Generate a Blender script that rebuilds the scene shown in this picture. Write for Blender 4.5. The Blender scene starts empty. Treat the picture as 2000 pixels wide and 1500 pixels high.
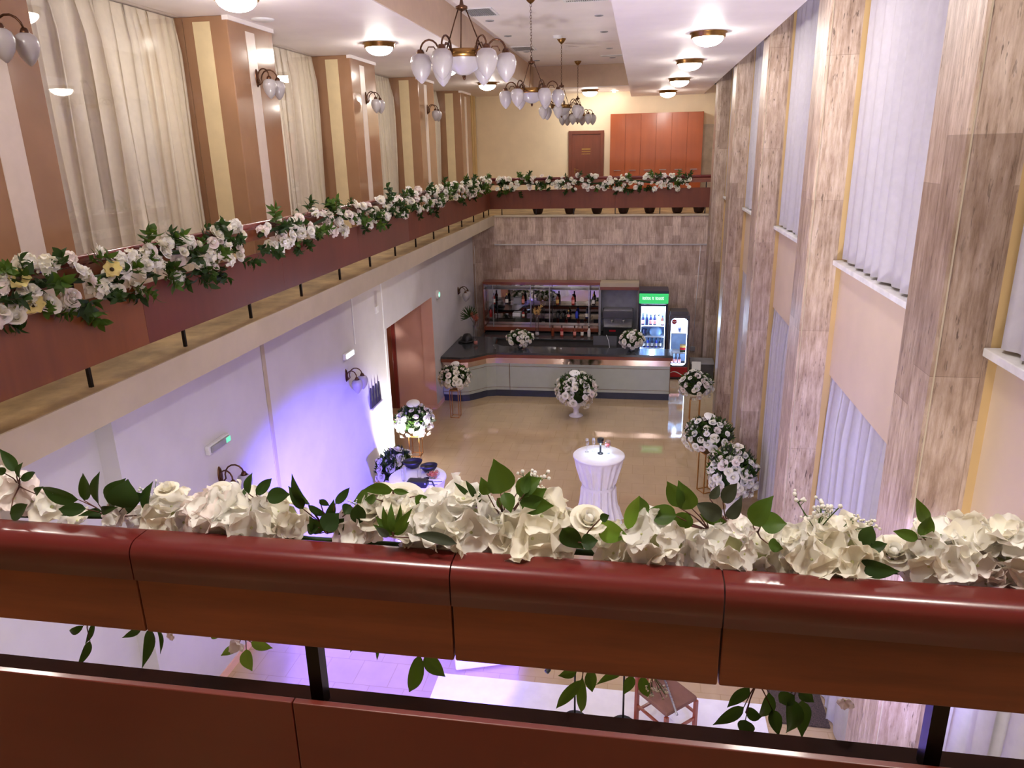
import bpy, bmesh, math, random
from mathutils import Vector, Matrix, Euler
PI = math.pi
SC = bpy.context.scene
COL = SC.collection
V = Vector

# ------------------------------------------------------------------ camera
CAMZ = 5.6
RX, RY, RF = V((.9859, .1661, -.0213)), V((.0299, -.2995, -.9536)), V((-.1648, .9395, -.3002))
FPX = 1438.1
cam_d = bpy.data.cameras.new('camera'); cam = bpy.data.objects.new('camera', cam_d); COL.objects.link(cam)
RX.normalize(); RF.normalize(); UPV = RX.cross(RF); UPV.normalize(); RX = RF.cross(UPV)
cam.matrix_world = Matrix(((RX.x, UPV.x, -RF.x, 0), (RX.y, UPV.y, -RF.y, 0), (RX.z, UPV.z, -RF.z, CAMZ), (0, 0, 0, 1)))
cam_d.sensor_width = 36; cam_d.lens = FPX / 2000 * 36; cam_d.clip_start = .02; cam_d.clip_end = 200
SC.camera = cam
def at(px, py, y):
    d = RX * ((px - 1000) / FPX) - UPV * ((py - 750) / FPX) + RF
    d = d * (y / d.y); return V((d.x, d.y, d.z + CAMZ))

# ------------------------------------------------------------------ materials
def lin(c):
    return tuple(((x / 255) / 12.92 if x / 255 <= .04045 else ((x / 255 + .055) / 1.055) ** 2.4) for x in c) + (1,)
MATS = {}
class NT:
    def __init__(s, name):
        s.m = bpy.data.materials.new(name); s.m.use_nodes = True; s.t = s.m.node_tree; s.t.nodes.clear()
        s.out = s.n('ShaderNodeOutputMaterial')
    def n(s, typ, **kw):
        nd = s.t.nodes.new(typ)
        for k, v in kw.items():
            if k.startswith('i_'):
                key = k[2:]; key = int(key) if key.isdigit() else key.replace('_', ' ')
                nd.inputs[key].default_value = v
            else: setattr(nd, k, v)
        return nd
    def l(s, a, ai, b, bi): s.t.links.new(a.outputs[ai], b.inputs[bi])
    def bsdf(s, rough=.5, metal=0, **kw):
        b = s.n('ShaderNodeBsdfPrincipled'); b.inputs['Roughness'].default_value = rough; b.inputs['Metallic'].default_value = metal
        s.l(b, 0, s.out, 0); return b
    def math(s, op, a, b=None):
        nd = s.n('ShaderNodeMath', operation=op)
        for i, x in enumerate((a, b)):
            if x is None: continue
            if isinstance(x, tuple): s.l(x[0], x[1], nd, i)
            else: nd.inputs[i].default_value = x
        return (nd, 0)
    def comb(s, x, y, z):
        nd = s.n('ShaderNodeCombineXYZ')
        for i, q in enumerate((x, y, z)):
            if isinstance(q, tuple): s.l(q[0], q[1], nd, i)
            else: nd.inputs[i].default_value = q
        return (nd, 0)
    def xyz(s):
        tc = s.n('ShaderNodeTexCoord'); sp = s.n('ShaderNodeSeparateXYZ'); s.l(tc, 'Object', sp, 0); return (sp, 0), (sp, 1), (sp, 2)
    def noise(s, vec, scale, detail=4, rough=.55):
        nd = s.n('ShaderNodeTexNoise'); nd.inputs['Scale'].default_value = scale; nd.inputs['Detail'].default_value = detail; nd.inputs['Roughness'].default_value = rough
        if vec: s.l(vec[0], vec[1], nd, 'Vector')
        return (nd, 0)
    def ramp(s, fac, stops):
        nd = s.n('ShaderNodeValToRGB'); e = nd.color_ramp.elements
        while len(e) < len(stops): e.new(.5)
        for k, (p, c) in enumerate(stops): e[k].position = p; e[k].color = c if len(c) == 4 else lin(c)
        s.l(fac[0], fac[1], nd, 0); return (nd, 0)
    def mix(s, fac, a, b, bt='MIX'):
        nd = s.n('ShaderNodeMix', data_type='RGBA', blend_type=bt)
        for i, q in ((0, fac), (6, a), (7, b)):
            if isinstance(q, tuple) and len(q) == 2: s.l(q[0], q[1], nd, i)
            else: nd.inputs[i].default_value = q
        return (nd, 2)
    def bump(s, b, h, st=.2, dist=.01):
        nd = s.n('ShaderNodeBump'); nd.inputs['Strength'].default_value = st; nd.inputs['Distance'].default_value = dist
        s.l(h[0], h[1], nd, 'Height'); s.l(nd, 0, b, 'Normal')
def reg(name, t): MATS[name] = t.m; return t.m
def plain(name, c, rough=.5, metal=0, var=.06, vscale=6, bump=0, coat=0, spec=.5, trans=0, sss=0):
    t = NT(name); b = t.bsdf(rough, metal)
    tc = t.n('ShaderNodeTexCoord'); no = t.noise((tc, 'Object'), vscale, 3)
    lo = tuple(x * (1 - var) for x in c); hi = tuple(min(255, x * (1 + var)) for x in c)
    r = t.ramp(no, [(.3, lo), (.7, hi)]); t.l(r[0], 0, b, 'Base Color')
    b.inputs['Specular IOR Level'].default_value = spec
    if coat: b.inputs['Coat Weight'].default_value = coat; b.inputs['Coat Roughness'].default_value = .08
    if bump: t.bump(b, t.noise((tc, 'Object'), vscale * 8, 3), bump)
    return reg(name, t)
def emis(name, c, st):
    t = NT(name); e = t.n('ShaderNodeEmission', i_Color=lin(c), i_Strength=st); t.l(e, 0, t.out, 0); return reg(name, t)
def glass(name, c=(255, 255, 255), gl=.15, tint=1.0):
    t = NT(name); a = t.n('ShaderNodeBsdfTransparent', i_Color=lin(c)); g = t.n('ShaderNodeBsdfGlossy', i_Roughness=.02)
    lw = t.n('ShaderNodeLayerWeight', i_Blend=.25); mp = t.math('MULTIPLY', (lw, 'Fresnel'), gl); mp = t.math('ADD', mp, .03)
    m = t.n('ShaderNodeMixShader'); t.l(mp[0], 0, m, 0); t.l(a, 0, m, 1); t.l(g, 0, m, 2); t.l(m, 0, t.out, 0); return reg(name, t)
def translucent(name, c, tc=None, w=.35, rough=.6, alpha=1.0):
    t = NT(name); d = t.n('ShaderNodeBsdfPrincipled'); d.inputs['Roughness'].default_value = rough; d.inputs['Specular IOR Level'].default_value = .25
    co = t.n('ShaderNodeTexCoord'); no = t.noise((co, 'Object'), 14, 3)
    r = t.ramp(no, [(.3, tuple(x * .975 for x in c)), (.7, tuple(min(255, x * 1.015) for x in c))]); t.l(r[0], 0, d, 'Base Color')
    tr = t.n('ShaderNodeBsdfTranslucent', i_Color=lin(tc or c)); m = t.n('ShaderNodeMixShader', i_0=w)
    t.l(d, 0, m, 1); t.l(tr, 0, m, 2)
    if alpha < 1:
        tp = t.n('ShaderNodeBsdfTransparent'); m2 = t.n('ShaderNodeMixShader', i_0=alpha); t.l(tp, 0, m2, 1); t.l(m, 0, m2, 2); m = m2
    t.l(m, 0, t.out, 0); return reg(name, t)
def travertine(name, cols, w, h, pit=1.0, grain=1.0):
    t = NT(name); b = t.bsdf(.42); x, y, z = t.xyz()
    u = t.math('ADD', x, y)
    g = t.noise(t.comb(t.math('MULTIPLY', u, 13), t.math('MULTIPLY', z, 1.3), t.math('MULTIPLY', t.math('SUBTRACT', x, y), 2)), grain * 2.2, 8, .68)
    base = t.ramp(g, [(.28, cols[0]), (.45, cols[1]), (.6, cols[2]), (.78, cols[3])])
    iu = t.math('FLOOR', t.math('DIVIDE', u, w)); wn0 = t.n('ShaderNodeTexWhiteNoise', noise_dimensions='1D'); t.l(iu[0], 0, wn0, 'W')
    zz = t.math('DIVIDE', t.math('ADD', z, t.math('MULTIPLY', (wn0, 0), h)), h); iz = t.math('FLOOR', zz)
    wn = t.n('ShaderNodeTexWhiteNoise', noise_dimensions='2D'); t.l(t.comb(iu, iz, 0)[0], 0, wn, 'Vector')
    tile = t.ramp((wn, 0), [(0, (196, 182, 172)), (.5, (226, 218, 212)), (1, (255, 250, 244))])
    c = t.mix(.85, base, tile, 'MULTIPLY')
    bl = t.noise(t.comb(t.math('MULTIPLY', u, 4), t.math('MULTIPLY', z, 1.6), 9), 1.4, 5, .65); c = t.mix(.55, c, t.ramp(bl, [(.32, (168, 146, 128)), (.6, (255, 255, 255))]), 'MULTIPLY')
    pn = t.noise(t.comb(t.math('MULTIPLY', u, 42), t.math('MULTIPLY', z, 7), 0), 1.0, 3, .6)
    pm = t.ramp(pn, [(.60, (0, 0, 0)), (.66, (255, 255, 255))])
    pl = t.noise(t.comb(t.math('MULTIPLY', u, 3.0), t.math('MULTIPLY', z, .8), 5), 1.0, 2); pmm = t.math('MULTIPLY', pm, t.ramp(pl, [(.42, (0, 0, 0)), (.6, (255, 255, 255))]))
    c = t.mix(t.math('MULTIPLY', pmm, .75 * pit), c, lin((70, 52, 42)))
    fz = t.math('FRACT', zz); fu = t.math('FRACT', t.math('DIVIDE', u, w))
    jz = t.math('LESS_THAN', fz, .004 / h); ju = t.math('LESS_THAN', fu, .004 / w); j = t.math('MAXIMUM', jz, ju)
    c = t.mix(t.math('MULTIPLY', j, .45), c, lin((96, 78, 66)))
    t.l(c[0], c[1], b, 'Base Color')
    t.bump(b, t.math('SUBTRACT', g, pmm), .25, .01); return reg(name, t)
def wood(name, c0, c1, axis='x', rough=.3, scale=1.0, coat=.3):
    t = NT(name); b = t.bsdf(rough); x, y, z = t.xyz()
    k = {'x': (1.2, 14, 14), 'y': (14, 1.2, 14), 'z': (14, 14, 1.2)}[axis]
    n = t.noise(t.comb(t.math('MULTIPLY', x, k[0]), t.math('MULTIPLY', y, k[1]), t.math('MULTIPLY', z, k[2])), scale, 6, .6)
    n2 = t.noise(t.comb(x, y, z), 1.3, 2)
    r = t.ramp(n, [(.25, c0), (.75, c1)]); r = t.mix(.35, r, t.ramp(n2, [(.3, tuple(q * .8 for q in c0)), (.7, c1)]))
    t.l(r[0], r[1], b, 'Base Color'); b.inputs['Coat Weight'].default_value = coat; b.inputs['Coat Roughness'].default_value = .1
    t.bump(b, n, .05, .004); return reg(name, t)

WHITE = (255, 255, 255)
travertine('travertine', [(150, 128, 112), (196, 176, 160), (218, 202, 190), (240, 228, 218)], .36, 1.35)
travertine('travertine_back', [(164, 142, 128), (204, 184, 170), (224, 206, 192), (240, 226, 214)], .21, .62, .35, 1.4)
plain('plaster_white', (206, 202, 206), .7, var=.02, vscale=2)
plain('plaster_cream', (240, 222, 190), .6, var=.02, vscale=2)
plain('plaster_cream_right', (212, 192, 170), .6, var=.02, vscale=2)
plain('plaster_ochre', (198, 168, 118), .6, var=.03, vscale=2)
plain('plaster_pink', (232, 186, 170), .6, var=.02, vscale=2)
plain('ceiling_white', (238, 230, 230), .5, var=.02, vscale=1.5)
plain('coffer_tan', (206, 180, 154), .6, var=.02)
plain('slab_cream', (186, 172, 150), .6, var=.03, vscale=3)
plain('slab_grey', (180, 176, 176), .7)
plain('pilaster_brown', (162, 122, 92), .16, var=.03, vscale=3, coat=.3)
plain('pilaster_cream', (228, 208, 166), .35, var=.02)
plain('pilaster_white', (224, 208, 196), .3, var=.02)
plain('black_metal', (32, 26, 26), .35, .6)
plain('brass', (150, 112, 62), .28, .9, var=.1)
plain('bronze', (92, 62, 44), .34, .8, var=.12)
plain('gold_metal', (196, 146, 88), .3, .9)
plain('steel', (160, 158, 160), .3, .6)
plain('dark_steel', (84, 82, 86), .4, .35)
plain('white_plastic', (226, 226, 228), .4)
plain('grey_plastic', (150, 150, 156), .45)
plain('black_plastic', (26, 25, 28), .35)
plain('granite', (54, 56, 60), .16, var=.25, vscale=60)
plain('kick_blue', (50, 56, 72), .4)
plain('bar_panel', (172, 180, 172), .3, var=.015, coat=.15)
plain('bronze_line', (120, 88, 66), .4, .4)
plain('planter_brown', (52, 28, 22), .5)
plain('dark_soil', (40, 30, 24), .9, bump=.4)
plain('white_cloth', (236, 234, 240), .8, var=.02, bump=.05)
plain('tablecloth_cloth', (238, 236, 242), .8, var=.02)
plain('paper', (240, 240, 240), .7, var=.01)
plain('white_ceramic', (238, 236, 238), .2, var=.01)
plain('red_plastic', (176, 24, 36), .35)
plain('grey_panel', (204, 194, 176), .5)
plain('door_sign_gold', (168, 130, 70), .3, .8)
plain('doormat', (70, 58, 54), .9, var=.4, vscale=90, bump=.5)
plain('chair_fabric', (118, 82, 68), .85, bump=.1)
plain('pretzel', (196, 110, 54), .5)
plain('tray_black', (20, 18, 18), .5)
plain('mushroom_grey', (120, 108, 96), .8)
wood('handrail_red', (98, 30, 28), (114, 38, 35), 'x', .28, 1, .25)
wood('handrail_red_side', (108, 36, 32), (130, 48, 42), 'y', .22, 1, .6)
wood('rail_wood', (88, 44, 28), (156, 84, 50), 'x', .4, 1.4, .1)
wood('rail_wood_side', (96, 44, 24), (136, 70, 36), 'y', .35, 1.4)
plain('rail_dark', (54, 27, 19), .75, var=.2, spec=.1)
wood('panel_red', (112, 44, 28), (130, 54, 34), 'z', .3, .8)
wood('panel_red_side', (102, 46, 36), (116, 54, 42), 'z', .3, .8)
wood('panel_orange_lit', (122, 66, 34), (142, 80, 42), 'z', .3, .8)  # orange tone against the maroon panels is partly light put into the wood
wood('panel_back', (100, 46, 26), (120, 58, 34), 'z', .55, 1, .0)
wood('panel_near', (104, 40, 30), (118, 46, 35), 'x', .35, .7)
wood('door_wood', (104, 50, 32), (130, 66, 42), 'z', .35, 1)
wood('door_red', (120, 40, 36), (134, 50, 42), 'z', .35, 1)
wood('cabinet_orange', (160, 78, 38), (178, 90, 45), 'z', .3, .6)
wood('bar_wood', (112, 54, 36), (134, 68, 46), 'x', .3, 1)
wood('chair_wood', (136, 62, 46), (156, 76, 56), 'z', .35, 1)
emis('lamp_glow', (255, 246, 234), 27.0)
emis('fridge_led', (190, 214, 255), 8.0)
emis('sign_green', (66, 196, 112), .42)
emis('sign_white', (235, 255, 245), .5)
emis('exit_glow', (120, 230, 190), .45)
emis('emergency_glow', (225, 238, 255), .8)
emis('table_lamp_glow', (190, 220, 255), 60)
plain('shade_glass', (176, 170, 172), .3, var=.02, coat=.3)
plain('fridge_inner', (170, 206, 248), .4)
plain('fridge_dark', (28, 32, 60), .3)
plain('fridge_grey', (84, 80, 92), .35)
glass('clear_glass', WHITE, .5)
glass('pane_glass', WHITE, .12)
translucent('sheer_warm', (238, 227, 208), w=.08)
translucent('sheer_white', (194, 190, 198), w=.08)
translucent('petal_white', (252, 250, 246), (252, 249, 240), .28)
translucent('petal_cream', (250, 246, 233), (248, 242, 222), .28)
translucent('petal_pink', (250, 240, 236), (248, 234, 228), .28)
translucent('petal_yellow', (248, 232, 158), (246, 226, 140), .28)
translucent('petal_green', (226, 228, 180), (220, 226, 160), .3)
translucent('leaf_dark', (40, 62, 28), (80, 110, 34), .2, .45)
translucent('leaf_mid', (62, 90, 32), (110, 140, 40), .25, .45)
translucent('leaf_bright', (96, 134, 44), (150, 180, 60), .3, .45)
translucent('leaf_olive', (62, 68, 54), (84, 90, 60), .15, .5)
plain('stem_brown', (96, 54, 40), .6)
plain('stem_green', (78, 104, 44), .6)
plain('anther', (60, 44, 24), .8)
plain('pampas', (214, 176, 110), .9)
plain('protea', (170, 92, 70), .8)
def mirror(name, c, rough):
    t = NT(name); b = t.bsdf(rough, 1.0); b.inputs['Base Color'].default_value = lin(c); reg(name, t)
mirror('mirror', (205, 205, 212), .03); mirror('copper_mirror', (226, 206, 202), .12)
def floor_mat(name, c, c2, size, rough, grout):
    t = NT(name); b = t.bsdf(rough); x, y, z = t.xyz()
    br = t.n('ShaderNodeTexBrick', offset=.5); t.l(t.comb(x, y, 0)[0], 0, br, 'Vector')
    br.inputs['Color1'].default_value = lin(c); br.inputs['Color2'].default_value = lin(c2); br.inputs['Mortar'].default_value = lin(grout)
    br.inputs['Scale'].default_value = 1; br.inputs['Mortar Size'].default_value = .004; br.inputs['Brick Width'].default_value = size; br.inputs['Row Height'].default_value = size
    n = t.noise(t.comb(x, y, z), 3, 5); cc = t.mix(.16, (br, 0), t.ramp(n, [(.3, tuple(q * .8 for q in c)), (.7, tuple(min(255, q * 1.1) for q in c))]))
    t.l(cc[0], cc[1], b, 'Base Color'); b.inputs['Specular IOR Level'].default_value = .8; reg(name, t)
floor_mat('floor_tiles', (190, 166, 132), (185, 161, 128), .4, .045, (168, 142, 106))
t = NT('gallery_floor'); b = t.bsdf(.5); x, y, z = t.xyz()
n = t.noise(t.comb(x, y, z), 2.2, 6, .65); r = t.ramp(n, [(.3, (112, 92, 66)), (.5, (152, 128, 92)), (.7, (186, 158, 112))]); t.l(r[0], 0, b, 'Base Color'); reg('gallery_floor', t)
def bottle_mat(n, c): return plain(n, c, .12, var=.02, coat=.4)

# ------------------------------------------------------------------ mesh builder
class MB:
    def __init__(s): s.b = bmesh.new(); s.mi = 0
    def _f(s, vs):
        try: f = s.b.faces.new(vs); f.material_index = s.mi; f.smooth = True; return f
        except ValueError: return None
    def v(s, p): return s.b.verts.new(p)
    def box(s, a, c, bev=0, M=None):
        x0, y0, z0 = a; x1, y1, z1 = c
        P = [V((x, y, z)) for x in (x0, x1) for y in (y0, y1) for z in (z0, z1)]
        if M: P = [M @ p for p in P]
        q = [s.v(p) for p in P]; fs = []
        for idx in ((0, 1, 3, 2), (4, 6, 7, 5), (0, 4, 5, 1), (2, 3, 7, 6), (0, 2, 6, 4), (1, 5, 7, 3)):
            f = s._f([q[i] for i in idx]); f.smooth = False; fs.append(f)
        if bev:
            es = list({e for f in fs for e in f.edges})
            r = bmesh.ops.bevel(s.b, geom=es, offset=bev, segments=2, affect='EDGES', profile=.5)
            for f in r['faces']: f.material_index = s.mi
        return s
    def prism(s, poly, z0, z1, axis='z'):
        def mk(p, h): return {'z': (p[0], p[1], h), 'y': (p[0], h, p[1]), 'x': (h, p[0], p[1])}[axis]
        a = [s.v(mk(p, z0)) for p in poly]; c = [s.v(mk(p, z1)) for p in poly]; n = len(poly)
        for i in range(n):
            f = s._f([a[i], a[(i + 1) % n], c[(i + 1) % n], c[i]]); f.smooth = False
        for L in (a[::-1], c):
            f = s._f(L)
            if f: f.smooth = False
        return s
    def lathe(s, prof, o=(0, 0, 0), seg=20, M=None, sx=1, sy=1):
        rings = []; o = V(o)
        for r, z in prof:
            if r < 1e-6: P = V((0, 0, z)); P = (M @ P if M else P) + o; rings.append([s.v(P)])
            else:
                R = []
                for k in range(seg):
                    a = 2 * PI * k / seg; P = V((r * math.cos(a) * sx, r * math.sin(a) * sy, z)); P = (M @ P if M else P) + o; R.append(s.v(P))
                rings.append(R)
        for A, B in zip(rings, rings[1:]):
            for k in range(seg):
                k2 = (k + 1) % seg
                if len(A) == 1 and len(B) == 1: continue
                if len(A) == 1: s._f([A[0], B[k2], B[k]])
                elif len(B) == 1: s._f([A[k], A[k2], B[0]])
                else: s._f([A[k], A[k2], B[k2], B[k]])
        return s
    def tube(s, pts, r, seg=8, caps=True):
        pts = [V(p) for p in pts]; n = len(pts); rs = r if isinstance(r, (list, tuple)) else [r] * n; rings = []
        ref = None
        for i in range(n):
            t = (pts[min(i + 1, n - 1)] - pts[max(i - 1, 0)]).normalized()
            if ref is None: ref = t.orthogonal().normalized()
            ref = (ref - t * ref.dot(t)); ref = ref.normalized() if ref.length > 1e-6 else t.orthogonal().normalized()
            bt = t.cross(ref)
            rings.append([s.v(pts[i] + (ref * math.cos(2 * PI * k / seg) + bt * math.sin(2 * PI * k / seg)) * rs[i]) for k in range(seg)])
        for A, B in zip(rings, rings[1:]):
            for k in range(seg): s._f([A[k], A[(k + 1) % seg], B[(k + 1) % seg], B[k]])
        if caps: s._f(rings[0][::-1]); s._f(rings[-1])
        return s
    def ball(s, c, r, seg=10, rings=6, sz=1, M=None):
        return s.lathe([(r * math.sin(PI * i / rings), -r * sz * math.cos(PI * i / rings)) for i in range(rings + 1)], c, seg, M)
    def grid(s, fn, nu, nv):
        G = [[s.v(fn(i / nu, j / nv)) for j in range(nv + 1)] for i in range(nu + 1)]
        for i in range(nu):
            for j in range(nv): s._f([G[i][j], G[i + 1][j], G[i + 1][j + 1], G[i][j + 1]])
        return s
    def mesh(s, name, mats):
        me = bpy.data.meshes.new(name); s.b.normal_update(); s.b.to_mesh(me); s.b.free()
        for m in (mats if isinstance(mats, (list, tuple)) else [mats]): me.materials.append(MATS[m])
        return me
    def build(s, name, mats, parent=None, loc=None, rot=None, bev=0):
        return link(name, s.mesh(name, mats), parent, loc, rot)
def link(name, me, parent=None, loc=None, rot=None, scale=None):
    o = bpy.data.objects.new(name, me); COL.objects.link(o)
    if parent: o.parent = parent
    if loc is not None: o.location = loc
    if rot is not None: o.rotation_euler = rot
    if scale is not None: o.scale = (scale,) * 3 if isinstance(scale, (int, float)) else scale
    return o
def tag(o, label=None, cat=None, group=None, kind=None):
    if label: o['label'] = label
    if cat: o['category'] = cat
    if group: o['group'] = group
    if kind: o['kind'] = kind
    return o
def thing(name, label, cat, loc=(0, 0, 0), rz=0, group=None):
    o = bpy.data.objects.new(name, None); COL.objects.link(o); o.location = loc; o.rotation_euler = (0, 0, rz); o.empty_display_size = .05
    return tag(o, label, cat, group)
def copy_thing(root, loc, rz, label):
    r = root.copy(); COL.objects.link(r); r.location = loc; r.rotation_euler = (0, 0, rz); r['label'] = label
    for ch in root.children:
        c = ch.copy(); COL.objects.link(c); c.parent = r
        for g in ch.children:
            d = g.copy(); COL.objects.link(d); d.parent = c
    return r
def struct(name, mb, mats, label=None):
    o = mb.build(name, mats); return tag(o, label, None, None, 'structure')
def sbox(name, a, c, m, bev=0): return struct(name, MB().box(a, c, bev), m)

# ------------------------------------------------------------------ dimensions (z absolute, camera at 5.6)
GZ = 4.0                 # gallery floor
YB = 19.75               # lower back wall / far gallery front
XE = -3.86               # left gallery edge
XL = -4.47               # lower left wall
CL, CR, CC = 7.2, 7.06, 7.75   # ceilings: left, right, coffer
YG = 23.0
# ---- floors
sbox('floor', (-7, -3, -.1), (2.6, 20.2, 0), 'floor_tiles')
sbox('floor_gallery_left', (-5.5, -3, 3.76), (XE, YG, GZ - .012), 'gallery_floor')
sbox('floor_gallery_back', (XE, YB + .02, 3.76), (2.2, YG, GZ - .012), 'gallery_floor')
sbox('floor_gallery_front', (XE, -3, 3.76), (2.2, 1.16, GZ - .012), 'gallery_floor')
# slab edges
sbox('trim_1', (XE, 1.2, 3.745), (XE + .02, YB, GZ + .004), 'slab_cream')
sbox('trim_2', (XE + .02, YB - .03, 3.95), (1.95, YB + .02, GZ + .004), 'slab_cream', .006)
sbox('trim_3', (XE + .0, 1.16, 3.745), (2.0, 1.2, GZ + .004), 'slab_cream')
sbox('trim_4', (XE, YB - .025, 3.21), (1.75, YB, 3.245), 'slab_grey', .004)
# ---- lower walls
m = MB()
m.box((XL - .25, 5.32, 0), (XL, 12.45, 3.76)).box((XL - .25, 15.5, 0), (XL, YB + .2, 3.76)).box((XL - .25, 12.45, 2.6), (XL, 15.5, 3.76)).box((XL - .5, -3, 0), (XL - .18, 5.32, 3.76))
struct('wall_left', m, 'plaster_white')
m = MB().box((-6.6, 15.5, 0), (XL - .25, 15.7, 3.0)).box((-6.75, 12.2, 0), (-6.6, 15.7, 3.0)).box((-6.6, 12.2, 0), (XL - .25, 12.35, 3.0)).box((-6.6, 12.35, 2.6), (XL - .25, 15.5, 2.7))
m.box((XL - .26, 15.47, 0), (XL - .002, 15.5, 2.6))
struct('wall_passage', m, 'plaster_pink')
sbox('wall_back', (XL - .25, YB, 0), (2.4, YB + .22, 3.95), 'travertine_back')
m = MB().box((XL, 5.32, 0), (XL + .015, 12.45, .1)).box((XL, 15.5, 0), (XL + .015, YB, .1)).box((-6.6, 15.45, 0), (XL, 15.468, .1))
struct('baseboard_left', m, 'plaster_pink')
m = MB().box((XL, 7.96, .1), (XL + .012, 8.04, 3.75), .004); struct('trim_5', m, 'slab_cream')
m = MB().box((XL, 10.9, 2.7), (XL + .01, 10.94, 3.75), .004).box((XL, 12.3, .6), (XL + .014, 12.33, 3.7), .004); struct('trim_6', m, 'white_plastic')
# passage door
d = thing('door_1', None, None, (-5.35, 15.44, 0)); tag(d, kind='structure')
MB().box((-.0, -.03, 0), (-.9, .02, 2.1)).build('door_frame', 'door_red', d); MB().box((-.08, -.045, .02), (-.82, -.01, 2.02)).build('door_leaf', 'door_wood', d)
# ---- upper walls
XG = -5.34
m = MB().box((-5.75, -3, GZ - .2), (-5.6, YG + .2, CL + .1)); struct('wall_left_upper', m, 'plaster_cream')
sbox('wall_back_upper', (-5.6, YG, GZ - .2), (2.3, YG + .2, CL + .1), 'plaster_cream')
sbox('wall_front', (-7, -3.2, -.1), (2.6, -3, CC + .3), 'plaster_cream')
# ceilings
m = MB().box((-5.75, -3, CL), (-2.93, YG + .1, CC + .1)).box((-2.93, 21.0, CL), (-.36, YG + .1, CC + .1))
struct('ceiling_left', m, 'ceiling_white')
m = MB().box((-.36, -3, CR), (1.67, YG + .1, CC + .1)); struct('ceiling_right', m, 'ceiling_white')
sbox('ceiling', (-2.93, -3, CC), (-.36, 21.0, CC + .1), 'ceiling_white')
sbox('trim_7', (-2.93, -3, CL + .012), (-2.922, 21.0, CC), 'coffer_tan')
sbox('trim_8', (-2.92, 20.985, CL + .012), (-.36, 20.998, CC), 'coffer_tan')
sbox('ceiling_slot', (1.67, -3, 7.45), (2.4, YG + .1, 7.6), 'ceiling_white')
# ---- right wall: cream wall, travertine pillars, windows
XW, XP, XQ = 2.11, 1.71, 2.0
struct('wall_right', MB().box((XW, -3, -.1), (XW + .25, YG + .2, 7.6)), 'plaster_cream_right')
PY = [.85, 4.5, 8.06, 11.7, 15.42, 19.08]; PW = .54
for i, y0 in enumerate(PY):
    o = MB().box((XP, y0, 0), (XQ + .01, y0 + PW, 7.45)).build('pillar', 'travertine'); tag(o, kind='structure')
    MB().box((XP + .02, y0 - .006, 0), (XP + .028, y0 + .001, 7.4)).build('trim', 'slab_cream', o)
    MB().box((XQ + .01, y0, 0), (XW, y0 + PW, 7.45)).build('return', 'plaster_ochre', o)
sbox('trim_9', (1.75, YB - .04, 3.17), (XW, YB - .005, 3.2), 'slab_cream', .004)
def pleats(name, p0, p1, z0, z1, n, amp, mat, seed, parent=None, inward=V((-1, 0, 0)), sway=0, rows=8, loc=None):
    rnd = random.Random(seed); L = [rnd.uniform(.5, 1.5) for _ in range(n)]; S = sum(L); ed = [0]
    for q in L: ed.append(ed[-1] + q / S)
    am = [rnd.uniform(.5, 1.1) for _ in range(n)]; p0, p1 = V(p0), V(p1); nu = n * 6; ph = rnd.uniform(0, 6)
    def f(u, v):
        k = min(n - 1, next((i for i in range(n) if ed[i + 1] >= u - 1e-9), n - 1)); q = (u - ed[k]) / (ed[k + 1] - ed[k])
        a = (.5 - .5 * math.cos(2 * PI * q)) * am[k] * amp * ((.75 + .25 * math.sin(3 * v + k + ph)) if sway else 1) * (min(1, .15 + (1 - v) * 6) if sway else 1)
        p = p0.lerp(p1, u + sway * .01 * math.sin(k * 2.1 + 4 * v) + (.012 * math.sin(2 * PI * q) * (1 if k % 3 else -1) if sway else 0)); return V((p.x, p.y, z0 + (z1 - z0) * v)) + inward * a
    return MB().grid(f, nu, rows).build(name, mat, parent, loc)
SILL = 4.42
for i in range(len(PY) - 1):
    y0, y1 = PY[i] + PW, PY[i + 1]
    w = thing('window_%d' % (i + 1), None, None, (0, 0, 0)); tag(w, kind='structure')
    MB().box((XQ - .03, y0 + .005, SILL), (XW + .0, y1 - .005, SILL + .05), .006).build('sill', 'white_plastic', w)
    # far top curtain
    places = ['beside the nearest stone pillar', 'in the second bay from the balcony', 'in the third bay from the balcony', 'in the fourth bay from the balcony', 'in the fifth bay by the far gallery'][i]
    o = pleats('curtain', (2.06, y0 + .01, 0), (2.06, y1 - .03, 0), SILL + .075, 7.4, 11, .06, 'sheer_white', 10 + i, None)
    tag(o, 'long white pleated curtain over the upper window ' + places, 'curtain', 'white curtains of the window wall')
    lowz = 3.24
    o = pleats('curtain', (2.075, y0 + .03, 0), (2.075, y1 - .02, 0), .02, lowz, 14, .06, 'sheer_white', 40 + i, None, sway=.5)
    tag(o, 'sheer white curtain over the ground floor window ' + places.replace('from the balcony', '').strip(), 'curtain', 'white curtains of the window wall')
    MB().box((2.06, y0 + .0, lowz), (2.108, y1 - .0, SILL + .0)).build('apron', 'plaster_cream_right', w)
    MB().box((2.085, y0, .0), (2.1, y0 + .14, lowz)).build('window_frame', 'dark_steel', w)
# small black socket on the nearest pillar
MB().box((-.025, -.01, -.02), (.025, .0, .02), .002).build('wall_socket', 'black_plastic', None, (1.93, 4.5, 3.2))
tag(bpy.data.objects['wall_socket'], 'small black socket on the nearest full stone pillar', 'socket')
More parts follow.
